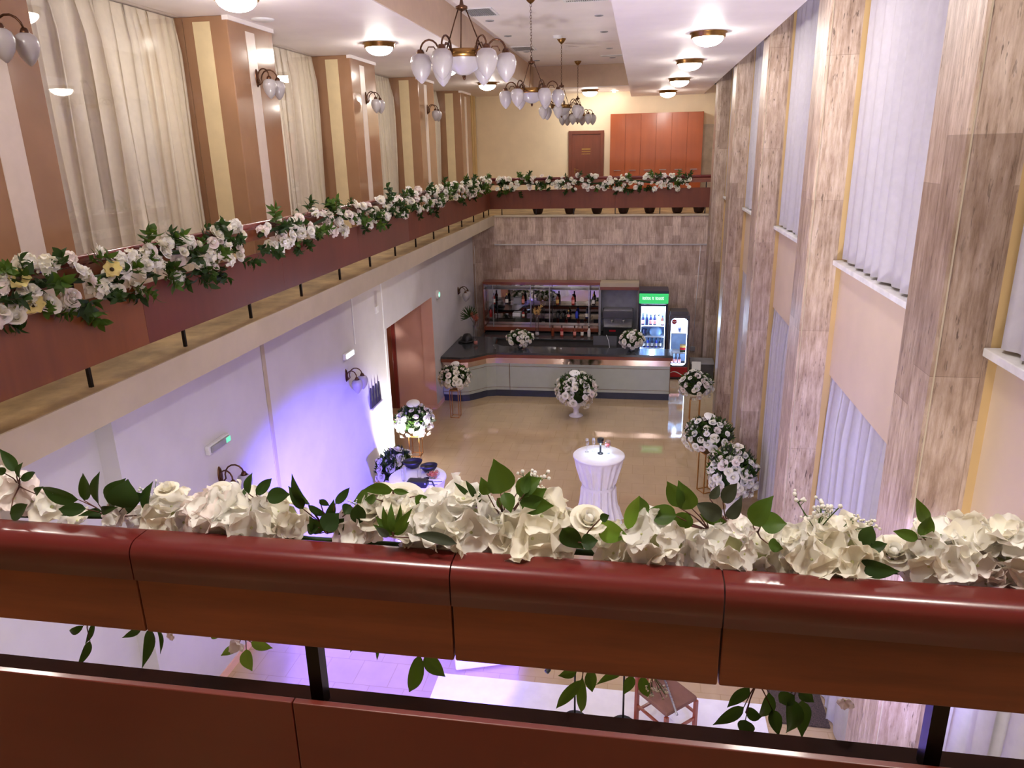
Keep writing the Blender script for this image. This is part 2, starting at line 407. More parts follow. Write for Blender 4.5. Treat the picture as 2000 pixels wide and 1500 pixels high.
# ---- left gallery pilasters with stripes, curtains behind panes
XF = -4.83
LY = [(4.35, 5.74), (8.8, 9.92), (12.66, 13.86), (16.62, 17.85), (20.6, 21.75)]
for i, (a, c) in enumerate(LY):
    o = MB().box((-5.6, a, GZ - .1), (XF, c, CL), .012).build('pillar', 'pilaster_brown'); tag(o, kind='structure')
    MB().box((XF - .002, a + .4, GZ), (XF + .006, a + .62 if i == 1 else a + .62, CL - .12)).build('stripe', 'pilaster_white', o) if i else MB().box((XF - .002, 5.15, GZ), (XF + .006, 5.4, CL - .12)).build('stripe', 'pilaster_white', o)
    MB().box((-5.27, a - .006, GZ), (-5.05, a + .002, CL - .06)).build('stripe', 'pilaster_cream', o)
    MB().box((XF - .06, a - .005, CL - .05), (XF + .02, c + .01, CL)).build('capital', 'ceiling_white', o)
m = MB().box((-5.6, 21.75, GZ), (-4.95, 22.95, CL)); 
for q in (22.0, 22.3, 22.6): m.box((-4.95, q, GZ), (-4.93, q + .1, CL))
struct('wall_left_corner', m, 'plaster_ochre')
bays = [(LY[i][1], LY[i + 1][0]) for i in range(4)]
bl = ['nearest to the balcony', 'between the second and third brown pillars', 'between the third and fourth brown pillars', 'beside the farthest brown pillar']
for i, (a, c) in enumerate(bays):
    o = pleats('curtain', (-5.5, a, 0), (-5.5, c, 0), GZ + .05, CL - .01, 18, .12, 'sheer_warm', 70 + i, None, V((1, 0, 0)), sway=.6)
    tag(o, 'floor length warm white gallery curtain ' + bl[i], 'curtain', 'warm white gallery curtains')
    w = MB().box((-5.4, a, GZ), (-5.394, c, CL)).build('window_%d' % (i + 11), 'pane_glass'); tag(w, kind='structure')

# ------------------------------------------------------------------ balustrades
def balustrade(name, label, length, loc, rz, mats, seams, pseams, posts):
    """local x runs along the rail, local -y faces the gallery walkway, +y faces the hall; z from gallery floor"""
    hm, bm_, dm, pms = mats; r = thing(name, label, 'railing', loc, rz)
    ed = [0] + seams + [length]
    for a, c in zip(ed, ed[1:]):
        a += .0012; c -= .0012
        prof = [(-.036, .885)] + [(-.036 + .024 * (1 - math.cos(a)), .932 + .024 * math.sin(a)) for a in [PI / 2 * k / 7 for k in range(8)]] + [(.036 - .02 * (1 - math.cos(a)), .936 + .02 * math.sin(a)) for a in [PI / 2 * k / 5 for k in range(5, -1, -1)]] + [(.036, .885)]
        q = MB().prism([(y, z) for y, z in prof], a, c, 'x')
        for f in q.b.faces: f.smooth = len(f.verts) == 4
        for e in q.b.edges: e.smooth = not any(len(f.verts) > 4 for f in e.link_faces)
        q.build('handrail', hm, r)
        MB().box((a, -.031, .773), (c, .031, .886), .003).build('rail_board', bm_, r)
    ed = [0] + pseams + [length]
    for k, (a, c) in enumerate(zip(ed, ed[1:])):
        MB().box((a + .001, .036, .16), (c - .001, .056, .645 if name != 'balcony_railing' else .61), .002).build('panel', pms[k % len(pms)], r)
        if name == 'balcony_railing': MB().box((a + .001, -.034, .14), (c - .001, -.02, .651), .002).build('inner_panel', pms[k % len(pms)], r)
    if name == 'balcony_railing': MB().box((0, -.02, .585), (length, .0575, .612)).build('panel_cap', dm, r)
    for x in posts: MB().box((x - .0125, .006, -.0), (x + .0125, .032, .79)).build('post', 'black_metal', r)
    return r
# near balustrade: rail centre y 1.055
NB0 = -3.9
balustrade('balcony_railing', 'dark red wooden balcony railing crossing the foreground with a garland along it', 5.6, (NB0, 1.055, GZ), 0, ('handrail_red', 'rail_wood', 'rail_dark', ['panel_near']),
           [x - NB0 for x in (-2.6, -1.9, -1.38, -.872, -.29, .146, .75, 1.3)], [x - NB0 for x in (-2.3, -.6, .9)], [x - NB0 for x in (-3.7, -2.68, -1.62, -.57, .497, 1.55)])
def ly(y): return y - 1.2   # left railing local coordinate starts at y 1.2
# left balustrade: x along +y, hall side must be +x  -> rotate +90 gives local y -> -x, so use mirrored orientation (-90, run from far to near)
LEN = YB - 1.2
posts_y = [2.3, 3.45, 4.62, 5.82, 7.0, 8.22, 9.42, 10.6, 11.8, 12.98, 14.2, 15.4, 16.6, 17.85, 19.05, 19.7]
balustrade('gallery_railing', 'long wooden railing along the left gallery with a white flower garland', LEN, (-4.005, YB, GZ), -PI / 2, ('handrail_red_side', 'rail_wood_side', 'rail_dark', ['panel_back', 'panel_back', 'panel_back', 'panel_red_side', 'panel_red_side', 'panel_red_side', 'panel_orange_lit']),
           [YB - y for y in (17, 14.2, 11.4, 8.6, 5.8, 3)], [YB - y for y in (17.3, 14.9, 12.5, 10.1, 7.75, 5.3 + .0)] , [YB - y for y in posts_y])
balustrade('far_railing', 'wooden railing across the far gallery above the bar wall', 5.75, (1.755, YB + .09, GZ), PI, ('handrail_red', 'rail_wood', 'rail_dark', ['panel_back']),
           [2.0, 3.8], [2.4, 4.1], [.13, 1.26, 2.4, 3.48, 4.48, 5.4])

# ------------------------------------------------------------------ flower kit
def petal(B, base, d, n, L, W, rng, cup=.3, wave=.5, nu=4, nv=4):
    d = d.normalized(); n = (n - d * n.dot(d)).normalized(); sd = d.cross(n); ph = rng.uniform(0, 6.28); k = rng.uniform(1.6, 3.2); cu = cup * rng.uniform(.5, 1.4); tw = rng.uniform(-.12, .12)
    def f(u, v):
        t = u; s = v * 2 - 1
        w = W * .5 * (math.sin(PI * min(.9, (t ** .85) * .82 + .08)) ** .6)
        x = L * (t - .24 * s * s * t ** 3)
        h = cu * L * (t * t * .6 + .45 * s * s * t) + wave * L * .13 * math.sin(k * PI * s + ph) * t * t + tw * L * s * t
        return base + d * x + sd * (s * w) + n * h
    B.grid(f, nu, nv)
def floret(B, c, n, size, rng, nu=4, nv=4, k=4, wave=.6, cup=.3):
    n = n.normalized(); a = n.orthogonal().normalized(); b = n.cross(a); o = rng.uniform(0, 6.28)
    for i in range(k):
        an = o + 2 * PI * i / k + rng.uniform(-.15, .15); d = a * math.cos(an) + b * math.sin(an)
        petal(B, c + n * rng.uniform(0, size * .05), d + n * rng.uniform(.05, .35), n, size * rng.uniform(.85, 1.1), size * 1.05, rng, cup, wave, nu, nv)
def leaf(B, base, tip, W, nrm, rng, fold=.25, curl=.15, nu=7, nv=4):
    d = tip - base; L = d.length; d.normalize(); nrm = (nrm - d * nrm.dot(d))
    nrm = nrm.normalized() if nrm.length > 1e-5 else d.orthogonal().normalized(); sd = d.cross(nrm); cv = curl * rng.uniform(.4, 1.5) * rng.choice((-1, 1)); sw = rng.uniform(-.06, .06)
    def f(u, v):
        s = v * 2 - 1; t = u
        w = W * .5 * (math.sin(PI * t ** .72) ** .85) * (1 if t < .75 else (1 - (t - .75) * 1.6)); w = max(w, W * .012)
        return base + d * (L * t) + sd * (s * w + sw * L * math.sin(PI * t)) + nrm * (fold * abs(s) * w + cv * L * math.sin(PI * t))
    B.grid(f, nu, nv)
def rand_dir(rng, up=0):
    while True:
        p = V((rng.uniform(-1, 1), rng.uniform(-1, 1), rng.uniform(-1, 1)))
        if .1 < p.length < 1:
            p.normalize()
            if p.z > up: return p
def hydrangea_mesh(seed, R, n, res, mats, flat=.75, size=.5, lo=-.35):
    """domed head of four petalled florets, dome up local +z"""
    rng = random.Random(seed); B = MB(); B.mi = 2; B.lathe([(0, -R * .25), (R * .4, -R * .2), (R * .62, R * .05), (R * .5, R * .32 * flat), (R * .2, R * .5 * flat), (0, R * .55 * flat)], (0, 0, 0), 8)
    for i in range(n):
        z = 1 - (i + .5) / n * (1 - lo); a = i * 2.39996 + rng.uniform(-.3, .3); q = math.sqrt(max(0, 1 - z * z))
        d = V((q * math.cos(a), q * math.sin(a), z)); B.mi = 0 if rng.random() < .75 else 1
        floret(B, V((d.x * R * .72, d.y * R * .72, d.z * R * .72 * flat)), d + rand_dir(rng) * .3, R * size * rng.uniform(.85, 1.15), rng, res, res, 4, .2, .3)
        if res > 4: B.mi = 2; B.ball(V((d.x * R * .74, d.y * R * .74, d.z * R * .74 * flat)), R * size * .075, 6, 4)
    return B.mesh('hydrangea', mats + ['petal_green'])
def rose_mesh(seed, R, res, mats, opened=.5):
    rng = random.Random(seed); B = MB()
    B.mi = 1; B.ball((0, 0, R * .1), R * .36, 8, 6, 1.2)
    lay = [(.38, 3, 1.0), (.58, 4, .95), (.78, 5, .8), (1.0, 5, .55)]
    for li, (rr, k, hh) in enumerate(lay):
        B.mi = 1 if li < 1 else 0
        o = rng.uniform(0, 6.28)
        for i in range(k):
            a0 = o + 2 * PI * i / k; wid = 2 * PI / k * .75; tl = rng.uniform(.85, 1.1)
            def f(u, v, a0=a0, wid=wid, rr=rr, hh=hh, tl=tl, li=li):
                s = v * 2 - 1; a = a0 + s * wid * (.55 + .45 * math.sin(PI * min(.8, u * .8 + .1)))
                r = R * rr * (.3 + .7 * u ** .55) * (1 + opened * .25 * li * u * u) ; top = hh * tl * R
                z = -R * .55 + (top + R * .3) * (u ** .9) - opened * .14 * li * R * u ** 4 - .12 * R * s * s * u
                return V((r * math.cos(a), r * math.sin(a), z))
            B.grid(f, res, res)
    B.mi = 2
    for i in range(4):
        a = PI / 2 * i; leaf(B, V((0, 0, -R * .6)), V((R * .5 * math.cos(a), R * .5 * math.sin(a), -R * .35)), R * .25, V((0, 0, 1)), rng, nu=3, nv=2)
    return B.mesh('rose', mats + ['leaf_mid'])
def sprig_mesh(seed, L, nl, ll, mats, res=(5, 2), droop=.3):
    """leafy sprig growing along local +z"""
    rng = random.Random(seed); B = MB(); pts = []; bx, by = rng.uniform(-.4, .4) * L, rng.uniform(-.4, .4) * L
    for i in range(7):
        t = i / 6; pts.append(V((bx * t * t, by * t * t, L * t * (1 - .2 * t))))
    B.mi = 1; B.tube(pts, [L * .02 * (1 - .6 * i / 6) for i in range(7)], 5)
    B.mi = 0
    for i in range(nl):
        t = .2 + .8 * i / max(1, nl - 1); k = min(5, int(t * 6)); p = pts[k].lerp(pts[k + 1], t * 6 - k); an = i * 2.4 + rng.uniform(-.4, .4)
        d = V((math.cos(an), math.sin(an), rng.uniform(.1, .8) if i < nl - 1 else 3)).normalized()
        leaf(B, p, p + d * ll * rng.uniform(.75, 1.15), ll * rng.uniform(.42, .55), V((0, 0, 1)) + rand_dir(rng) * .4, rng, nu=res[0], nv=res[1])
    return B.mesh('sprig', mats)
def filler_mesh(seed, L, mats=('petal_white', 'stem_green')):
    rng = random.Random(seed); B = MB()
    for i in range(7):
        d = V((rng.uniform(-.5, .5), rng.uniform(-.5, .5), 1)).normalized(); ln = L * rng.uniform(.6, 1.05); e = d * ln
        B.mi = 1; B.tube([V((0, 0, 0)), e * .5 + rand_dir(rng) * L * .04, e], L * .012, 4)
        for q in range(4):
            p = e * rng.uniform(.45, 1); t = p + rand_dir(rng) * L * .14; B.tube([p, t], L * .008, 3, False)
            B.mi = 0; B.ball(t, L * rng.uniform(.03, .05), 6, 4); B.mi = 1
        B.mi = 0; B.ball(e, L * .05, 6, 4)
    return B.mesh('filler', list(mats))
def align(d, roll=0):
    return (V(d).to_track_quat('Z', 'Y').to_matrix() @ Matrix.Rotation(roll, 3, 'Z')).to_euler()

# ---- near garland (hangs over the hall side of the near handrail)
NG = thing('flower_garland', 'large close up garland of white hydrangeas and green leaves along the foreground handrail', 'garland', (0, 0, 0))
rng = random.Random(5)
PMS = [['petal_white', 'petal_cream'], ['petal_cream', 'petal_white'], ['petal_pink', 'petal_white']]
PX = .00089
YN = 1.13
heads = [  # centre px, width px, dome direction, colour set, kind
 (18, 960, 128, (-.3, -.5, .7), 2, 'h'), (62, 975, 84, (.4, -.8, .4), 2, 'f'), (100, 985, 90, (.2, -.6, .7), 1, 'f'), (150, 1012, 70, (0, -.3, 1), 0, 'f'),
 (228, 1004, 90, (-.3, -.8, .5), 2, 'f'), (272, 1005, 70, (.2, -.9, .4), 2, 'f'), (335, 1000, 124, (-.1, -.7, .6), 0, 'h'), (424, 966, 54, (-.1, -.5, .85), 1, 'r'),
 (425, 1008, 130, (0, -.75, .6), 2, 'h'), (490, 1006, 140, (.1, -.75, .6), 0, 'h'), (555, 1000, 104, (.4, -.6, .6), 1, 'h'), (326, 950, 34, (0, -.2, 1), 1, 'r'),
 (690, 1035, 96, (-.2, -.9, .4), 2, 'f'), (735, 985, 76, (-.4, -.5, .7), 1, 'r'), (785, 982, 72, (.2, -.5, .8), 1, 'r'), (800, 1010, 104, (.5, -.5, .6), 1, 'h'), (725, 1025, 80, (-.2, -.8, .5), 1, 'f'),
 (850, 1012, 130, (-.2, -.6, .7), 0, 'h'), (905, 1015, 150, (.1, -.7, .6), 0, 'h'), (905, 968, 86, (.1, -.2, 1), 0, 'f'),
 (985, 1040, 100, (-.4, -.8, .4), 1, 'h'), (1040, 1030, 160, (.1, -.75, .6), 1, 'h'), (1062, 1072, 70, (.2, -1, -.1), 2, 'f'), (1115, 1015, 64, (-.2, -.6, .7), 0, 'f'),
 (1153, 1036, 44, (-.2, -.9, .4), 1, 'r'), (1150, 1010, 50, (.2, -.4, .9), 1, 'r'), (1215, 1066, 110, (-.1, -.8, .5), 1, 'h'), (1275, 1035, 110, (0, -.6, .75), 0, 'h'), (1310, 1068, 100, (.2, -.9, .4), 2, 'h'),
 (1372, 1062, 62, (.0, -.8, .5), 1, 'r'), (1420, 1060, 104, (-.2, -.7, .6), 0, 'h'), (1475, 1075, 106, (.3, -.8, .5), 0, 'h'), (1450, 1025, 60, (.1, -.4, .9), 2, 'f'), (1545, 1045, 60, (-.3, -.4, .8), 0, 'f'),
 (1590, 1075, 120, (-.2, -.7, .6), 1, 'h'), (1640, 1075, 140, (.2, -.75, .6), 1, 'h'), (1570, 1100, 80, (-.1, -1, .1), 0, 'f'), (1745, 1075, 52, (-.1, -.5, .8), 1, 'r'), (1790, 1105, 90, (-.1, -1, .3), 2, 'f'),
 (1830, 1070, 110, (-.2, -.7, .6), 0, 'h'), (1885, 1050, 110, (0, -.5, .8), 1, 'h'), (1905, 1100, 110, (.1, -.9, .4), 2, 'h'), (1960, 1095, 120, (.3, -.8, .5), 2, 'h'), (1965, 1035, 84, (-.3, -.2, .9), 0, 'f'), (2005, 1060, 90, (.2, -.6, .7), 0, 'h')]
for i, (px, py, w, d, cs, kind) in enumerate(heads):
    R = w * PX * .5; y = YN + rng.uniform(-.02, .025)
    if kind == 'h': me = hydrangea_mesh(100 + i, R * .9, 9 if w < 115 else 11, 7, PMS[cs], .85, .8)
    elif kind == 'r': me = rose_mesh(200 + i, R, 6, PMS[cs], .6)
    else:
        B = MB(); floret(B, V((0, 0, -R * .2)), V((0, 0, 1)), R * 1.05, rng, 7, 7, 4 + i % 2, .45, .35); B.mi = 1
        floret(B, V((0, 0, -R * .1)), V((0, 0, 1)), R * .72, rng, 6, 6, 4, .45, .55); B.mi = 2; B.ball((0, 0, -R * .06), R * .09, 6, 4)
        me = B.mesh('blossom', PMS[cs] + ['petal_green'])
    p = at(px, py + (10 if kind == 'h' else 4), y)
    link({'h': 'hydrangea_head', 'r': 'rose', 'f': 'blossom'}[kind], me, NG, p, align(d, rng.uniform(0, 6)), (1, 1, 1))
EX = [hydrangea_mesh(180 + k, .052, 10, 5, PMS[k % 3], .85, .8) for k in range(3)]
for x in [-2.45 + .11 * k for k in range(10)] + [.74 + .1 * k for k in range(10)]:
    link('hydrangea_head', EX[int(abs(x) * 50) % 3], NG, (x, 1.13 + rng.uniform(-.015, .02), GZ + .965 + rng.uniform(-.01, .02)), align((rng.uniform(-.4, .4), -.6, .6), rng.uniform(0, 6)), rng.uniform(.85, 1.15))
D, Md, Br, Ol = 'leaf_dark', 'leaf_mid', 'leaf_bright', 'leaf_olive'
sprigs = [  # (stem root px, material, y, leaves (base, tip, width px))
 ((215, 1012), D, 1.15, [((153, 976), (81, 951), 36), ((164, 977), (162, 924), 28), ((192, 984), (195, 921), 34), ((213, 986), (246, 934), 48), ((240, 992), (250, 936), 60), ((168, 994), (114, 994), 28), ((198, 998), (152, 1008), 15), ((198, 998), (231, 990), 18), ((240, 992), (284, 965), 44), ((289, 1006), (299, 940), 38)]),
 ((38, 950), D, 1.13, [((33, 920), (-2, 876), 24), ((38, 934), (45, 903), 22), ((40, 934), (69, 922), 20), ((20, 1004), (54, 985), 34), ((10, 925), (-10, 915), 16), ((70, 965), (85, 950), 16)]),
 ((520, 1000), D, 1.16, [((485, 964), (493, 923), 22), ((500, 966), (531, 934), 22), ((521, 972), (566, 966), 32), ((478, 968), (486, 950), 14)]),
 ((640, 1042), D, 1.15, [((604, 986), (570, 925), 27), ((592, 994), (563, 949), 22), ((602, 987), (640, 1006), 15), ((624, 976), (644, 988), 14), ((655, 984), (683, 952), 18), ((632, 1035), (662, 1002), 42), ((625, 1042), (604, 1008), 26), ((650, 1040), (672, 1012), 30), ((640, 1010), (652, 975), 18), ((622, 1030), (600, 1030), 22), ((699, 985), (700, 1024), 30), ((684, 986), (672, 1005), 26)]),
 ((770, 985), Md, 1.16, [((767, 957), (705, 959), 24), ((719, 964), (690, 980), 26), ((767, 958), (799, 962), 12), ((811, 969), (848, 986), 26), ((735, 975), (712, 975), 20)]),
 ((768, 1048), Md, 1.09, [((765, 1040), (733, 1008), 15), ((765, 1040), (748, 988), 15), ((766, 1040), (764, 982), 14), ((768, 1040), (782, 984), 14), ((770, 1040), (806, 992), 16), ((768, 1044), (728, 1024), 14), ((770, 1044), (800, 1018), 14)]),
 ((850, 1060), Ol, 1.085, [((892, 1062), (810, 1044), 20), ((760, 1048), (735, 1030), 14)]),
 ((930, 990), D, 1.16, [((929, 974), (909, 938), 13), ((917, 968), (886, 941), 10), ((935, 985), (924, 958), 22)]),
 ((985, 1016), Md, 1.15, [((978, 964), (964, 896), 52), ((1009, 964), (1058, 933), 36), ((1014, 984), (1082, 988), 38), ((1016, 980), (1068, 954), 40), ((953, 966), (939, 931), 24), ((971, 973), (999, 999), 20), ((985, 962), (998, 1002), 26), ((1024, 965), (1035, 920), 20)]),
 ((1175, 1040), Br, 1.14, [((1168, 1026), (1228, 1048), 40), ((1226, 1034), (1249, 968), 24)]),
 ((1130, 1066), D, 1.1, [((1098, 1032), (1140, 1072), 38), ((1135, 1060), (1168, 1056), 28), ((1172, 1014), (1190, 1006), 16)]),
 ((1385, 1036), Md, 1.155, [((1253, 1004), (1248, 968), 30), ((1321, 1008), (1262, 996), 38), ((1326, 991), (1303, 940), 34), ((1352, 994), (1325, 938), 36), ((1346, 1002), (1320, 1032), 36), ((1367, 1004), (1420, 1020), 20), ((1300, 1020), (1256, 1010), 26)]),
 ((1425, 1030), Ol, 1.15, [((1410, 1011), (1358, 982), 32), ((1386, 974), (1405, 946), 18), ((1412, 981), (1440, 944), 26), ((1421, 1012), (1450, 968), 22)]),
 ((1480, 1040), Md, 1.14, [((1471, 1026), (1511, 968), 36), ((1486, 1026), (1537, 1023), 38), ((1500, 1062), (1530, 1072), 24)]),
 ((1812, 1062), Md, 1.15, [((1809, 1019), (1789, 972), 22), ((1804, 1051), (1818, 1008), 26), ((1793, 1053), (1744, 1037), 20), ((1815, 1050), (1842, 1046), 10)]),
 ((1690, 1085), D, 1.14, [((1687, 1067), (1704, 1027), 28), ((1699, 1074), (1733, 1062), 20), ((1673, 1100), (1758, 1116), 30)]),
 # hanging below the handrail on the hall side
 ((172, 1200), D, 1.17, [((163, 1222), (136, 1233), 18), ((185, 1218), (166, 1258), 19), ((176, 1252), (149, 1306), 19)]),
 ((290, 1205), D, 1.17, [((276, 1226), (238, 1246), 17), ((295, 1228), (277, 1306), 28), ((308, 1226), (313, 1278), 14)]),
 ((475, 1240), Br, 1.17, [((465, 1264), (431, 1281), 19), ((481, 1268), (493, 1311), 33), ((490, 1254), (533, 1266), 22), ((412, 1240), (428, 1245), 10)]),
 ((824, 1262), Md, 1.17, [((820, 1278), (799, 1352), 32), ((830, 1278), (870, 1322), 34), ((822, 1268), (778, 1278), 12), ((692, 1255), (684, 1275), 8), ((734, 1262), (736, 1290), 8)]),
 ((1140, 1290), Md, 1.17, [((1127, 1308), (1090, 1320), 20), ((1136, 1328), (1086, 1384), 24), ((1138, 1323), (1135, 1392), 24), ((1152, 1308), (1157, 1352), 26)]),
 ((1230, 1300), Md, 1.175, [((1212, 1315), (1164, 1338), 16), ((1236, 1320), (1218, 1357), 22), ((1254, 1320), (1266, 1362), 24)]),
 ((1480, 1330), D, 1.17, [((1464, 1344), (1420, 1382), 28), ((1453, 1381), (1392, 1416), 24), ((1456, 1392), (1488, 1400), 28), ((1456, 1406), (1452, 1438), 34), ((1502, 1352), (1478, 1402), 32), ((1508, 1386), (1521, 1438), 28)]),
 ((1550, 1340), D, 1.175, [((1541, 1362), (1534, 1432), 40), ((1566, 1368), (1566, 1442), 34), ((1552, 1358), (1522, 1372), 30), ((1560, 1350), (1590, 1372), 26)])]
for i, (root, mt, y, lv) in enumerate(sprigs):
    B = MB(); r0 = at(root[0], root[1], y)
    for (bp, tp, w) in lv:
        yy = y + rng.uniform(-.015, .015); yy -= .035 if bp[1] < 1200 else 0; p = at(bp[0], bp[1], yy); q = at(tp[0], tp[1], yy + rng.uniform(-.02, .02))
        B.mi = 0; leaf(B, p, q, w * PX * 1.05, V((rng.uniform(-.5, .5), -1, rng.uniform(.0, .9))), rng, .3, .1, 9, 6)
        B.mi = 1; mid = r0.lerp(p, .5) + rand_dir(rng) * .004; B.tube([r0, mid, p], [.0016, .0012, .0009], 5)
    B.build('leaf_sprig', [mt, 'stem_brown'], NG)
for i, (px, py, L, d) in enumerate([(1025, 985, .075, (.2, 0, 1)), (1055, 990, .045, (.3, 0, 1)), (1595, 1040, .08, (-.1, 0, 1)), (1635, 1040, .06, (.9, 0, .6)), (715, 1000, .04, (-1, 0, .5)), (770, 1000, .05, (0, -.3, 1)), (1990, 1075, .06, (0, -.2, 1)), (1275, 1320, .05, (.2, 0, -1)), (300, 985, .05, (.2, 0, 1)), (1930, 1060, .04, (.2, -.5, 1))]):
    link('filler_sprig', filler_mesh(300 + i, L, ('petal_cream', 'stem_green') if i % 2 else ('petal_white', 'stem_green')), NG, at(px, py, 1.15), align(d))
B = MB(); B.tube([V((-2.6 + .2 * i, 1.165 + .01 * math.sin(i * 1.7), GZ + .915 + .008 * math.sin(i))) for i in range(22)], .006, 6); B.build('garland_stem', 'leaf_dark', NG)
for (px, py, w) in ((465, 1258, 40), (246, 1248, 1), (1650, 1368, 34), (335, 1240, 22)):
    if w > 5:
        B = MB(); floret(B, V((0, 0, 0)), V((0, 0, 1)), w * PX * .6, rng, 5, 5, 4, .8); B.mi = 1; B.ball((0, 0, 0), .002, 5, 3)
        link('blossom', B.mesh('blossom', ['petal_pink', 'petal_green']), NG, at(px, py, 1.16), align((0, -1, -.2)))

# ---- far garlands, shared low detail flower meshes
FH = [hydrangea_mesh(400 + i, .068, 13, 3, PMS[i % 3], .8, .62) for i in range(5)]
FR = [rose_mesh(420 + i, .05, 3, PMS[i % 3], .6) for i in range(3)]
FS = [sprig_mesh(440 + i, .2, 15, .1, [[D, Md, D, D][i % 4], 'stem_brown']) for i in range(6)]
B = MB(); floret(B, V((0, 0, 0)), V((0, 0, 1)), .075, rng, 4, 4, 6, .6, .2); B.mi = 1; B.ball((0, 0, .01), .017, 8, 4); FA = B.mesh('anemone', ['petal_yellow', 'anther'])
def garland(label, path, hall, n, ns, seed, zr=(.62, 1.0), gap=None):
    """path: (p0, p1) along the handrail top; hall: outward unit vector to the hall side"""
    g = thing('flower_garland', label, 'garland', (0, 0, 0), 0, 'white flower garlands on the gallery rails'); r = random.Random(seed); p0, p1 = V(path[0]), V(path[1]); ax = (p1 - p0).normalized()
    for i in range(n):
        u = (i + r.uniform(.1, .9)) / n; p = p0.lerp(p1, u); zz = r.uniform(*zr); out = .055 + .05 * r.random() - max(0, zz - .93) * .9
        me = r.choice(FH + FH + FR); q = V((p.x, p.y, GZ + zz)) + hall * out
        link('flower_head', me, g, q, align(hall * r.uniform(.4, 1) + V((0, 0, r.uniform(.1, 1))) + ax * r.uniform(-.7, .7), r.uniform(0, 6)), r.uniform(.72, 1.12))
    for i in range(n - 2):
        p = p0.lerp(p1, r.random()); zz = r.uniform(zr[0] + .03, zr[1]); q = V((p.x, p.y, GZ + zz)) + hall * (.09 + .06 * r.random() - max(0, zz - .93) * .9)
        link('rose', r.choice(FR), g, q, align(hall * r.uniform(.4, 1) + V((0, 0, r.uniform(.1, 1))) + ax * r.uniform(-.7, .7), r.uniform(0, 6)), r.uniform(.6, 1.0))
    for i in range(ns):
        u = (i + r.uniform(0, 1)) / ns; p = p0.lerp(p1, u); zz = r.uniform(zr[0] - .02, zr[1] - .06)
        q = V((p.x, p.y, GZ + zz)) + hall * .06
        d = hall * r.uniform(.1, .9) + V((0, 0, r.uniform(-.9, .9) if zz < .85 else r.uniform(.3, 1.1))) + ax * r.uniform(-1, 1)
        link('leaf_sprig', r.choice(FS), g, q, align(d, r.uniform(0, 6)), r.uniform(.7, 1.15))
    B = MB(); nseg = max(4, int((p1 - p0).length / .3)); B.tube([p0.lerp(p1, k / nseg) + hall * .07 + V((0, 0, GZ - p0.z + .82 + .04 * math.sin(k * 1.3))) for k in range(nseg + 1)], .02, 6); B.build('garland_stem', 'leaf_dark', g)
    return g
HX = V((1, 0, 0))
g1 = garland('short white flower garland on the near end of the left gallery railing', ((-3.99, 3.7, GZ), (-3.99, 6.85, GZ)), HX, 44, 48, 11)
for (yy, zz) in ((4.12, .72), (4.05, .9), (4.9, .83)): link('anemone', FA, g1, V((-3.86, yy, GZ + zz)), align((1, -.7, .6)))
garland('long white flower garland running down the left gallery railing to the far corner', ((-3.99, 7.25, GZ), (-3.99, 19.6, GZ)), HX, 98, 98, 12)
garland('white flower garland across the far gallery railing below the orange cabinet', ((-3.75, YB + .07, GZ), (1.25, YB + .07, GZ)), V((0, -1, 0)), 62, 60, 13)

# ---- bouquets
def foliage_mesh(seed, rx, rz, n, ll):
    r = random.Random(seed); B = MB(); B.mi = 0
    B.lathe([(rx * .72 * math.sin(PI * i / 8), -rz * .72 * math.cos(PI * i / 8)) for i in range(9)], (0, 0, 0), 12)
    for i in range(n):
        d = rand_dir(r); p = V((d.x * rx * .7, d.y * rx * .7, d.z * rz * .7)); t = p + (d + rand_dir(r) * .7).normalized() * ll * r.uniform(.6, 1.3); B.mi = r.choice((0, 0, 1, 2))
        leaf(B, p, t, ll * r.uniform(.22, .4), d + rand_dir(r) * .6, r, nu=3, nv=2)
    return B.mesh('foliage', ['leaf_dark', 'leaf_mid', 'leaf_olive'])
BR = [rose_mesh(500 + i, .06, 4, PMS[i % 3], .8) for i in range(4)]
FM = [foliage_mesh(520 + i, .39, .33, 460, .16) for i in range(2)]
def bouquet(label, c, rx, rz, n, seed, card=None, group='round white rose arrangements', nm='flower_arrangement', rose=1.0, lo=-.75):
    b = thing(nm, label, 'flowers', c, 0, group); r = random.Random(seed)
    n = int(n * 1.2); link('foliage', FM[seed % 2], b, None, (0, 0, r.uniform(0, 6)), (rx / .38, rx / .38, rz / .33))
    for i in range(n):
        z = 1 - (i + .5) / n * (1 - lo); a = i * 2.39996 + r.uniform(-.25, .25); q = math.sqrt(max(0, 1 - z * z)); d = V((q * math.cos(a), q * math.sin(a), z)); k = r.uniform(.9, 1.12)
        link('rose', r.choice(BR), b, V((d.x * rx * k, d.y * rx * k, d.z * rz * k)), align(d + rand_dir(r) * .2, r.uniform(0, 6)), rose * .84 * r.uniform(.6, 1.1))
    if card:
        off, rad, tilt = card; B = MB(); B.lathe([(0, 0), (rad * .98, 0), (rad, .004), (rad * .98, .009), (0, .009)], (0, 0, 0), 28); B.build('white_disc', 'paper', b, off, tilt)
        B = MB(); B.tube([(off[0], off[1], off[2]), (off[0] * .5, off[1] * .5 , off[2] - rz * .5)], .004, 5); B.build('disc_stick', 'white_plastic', b)
    return b
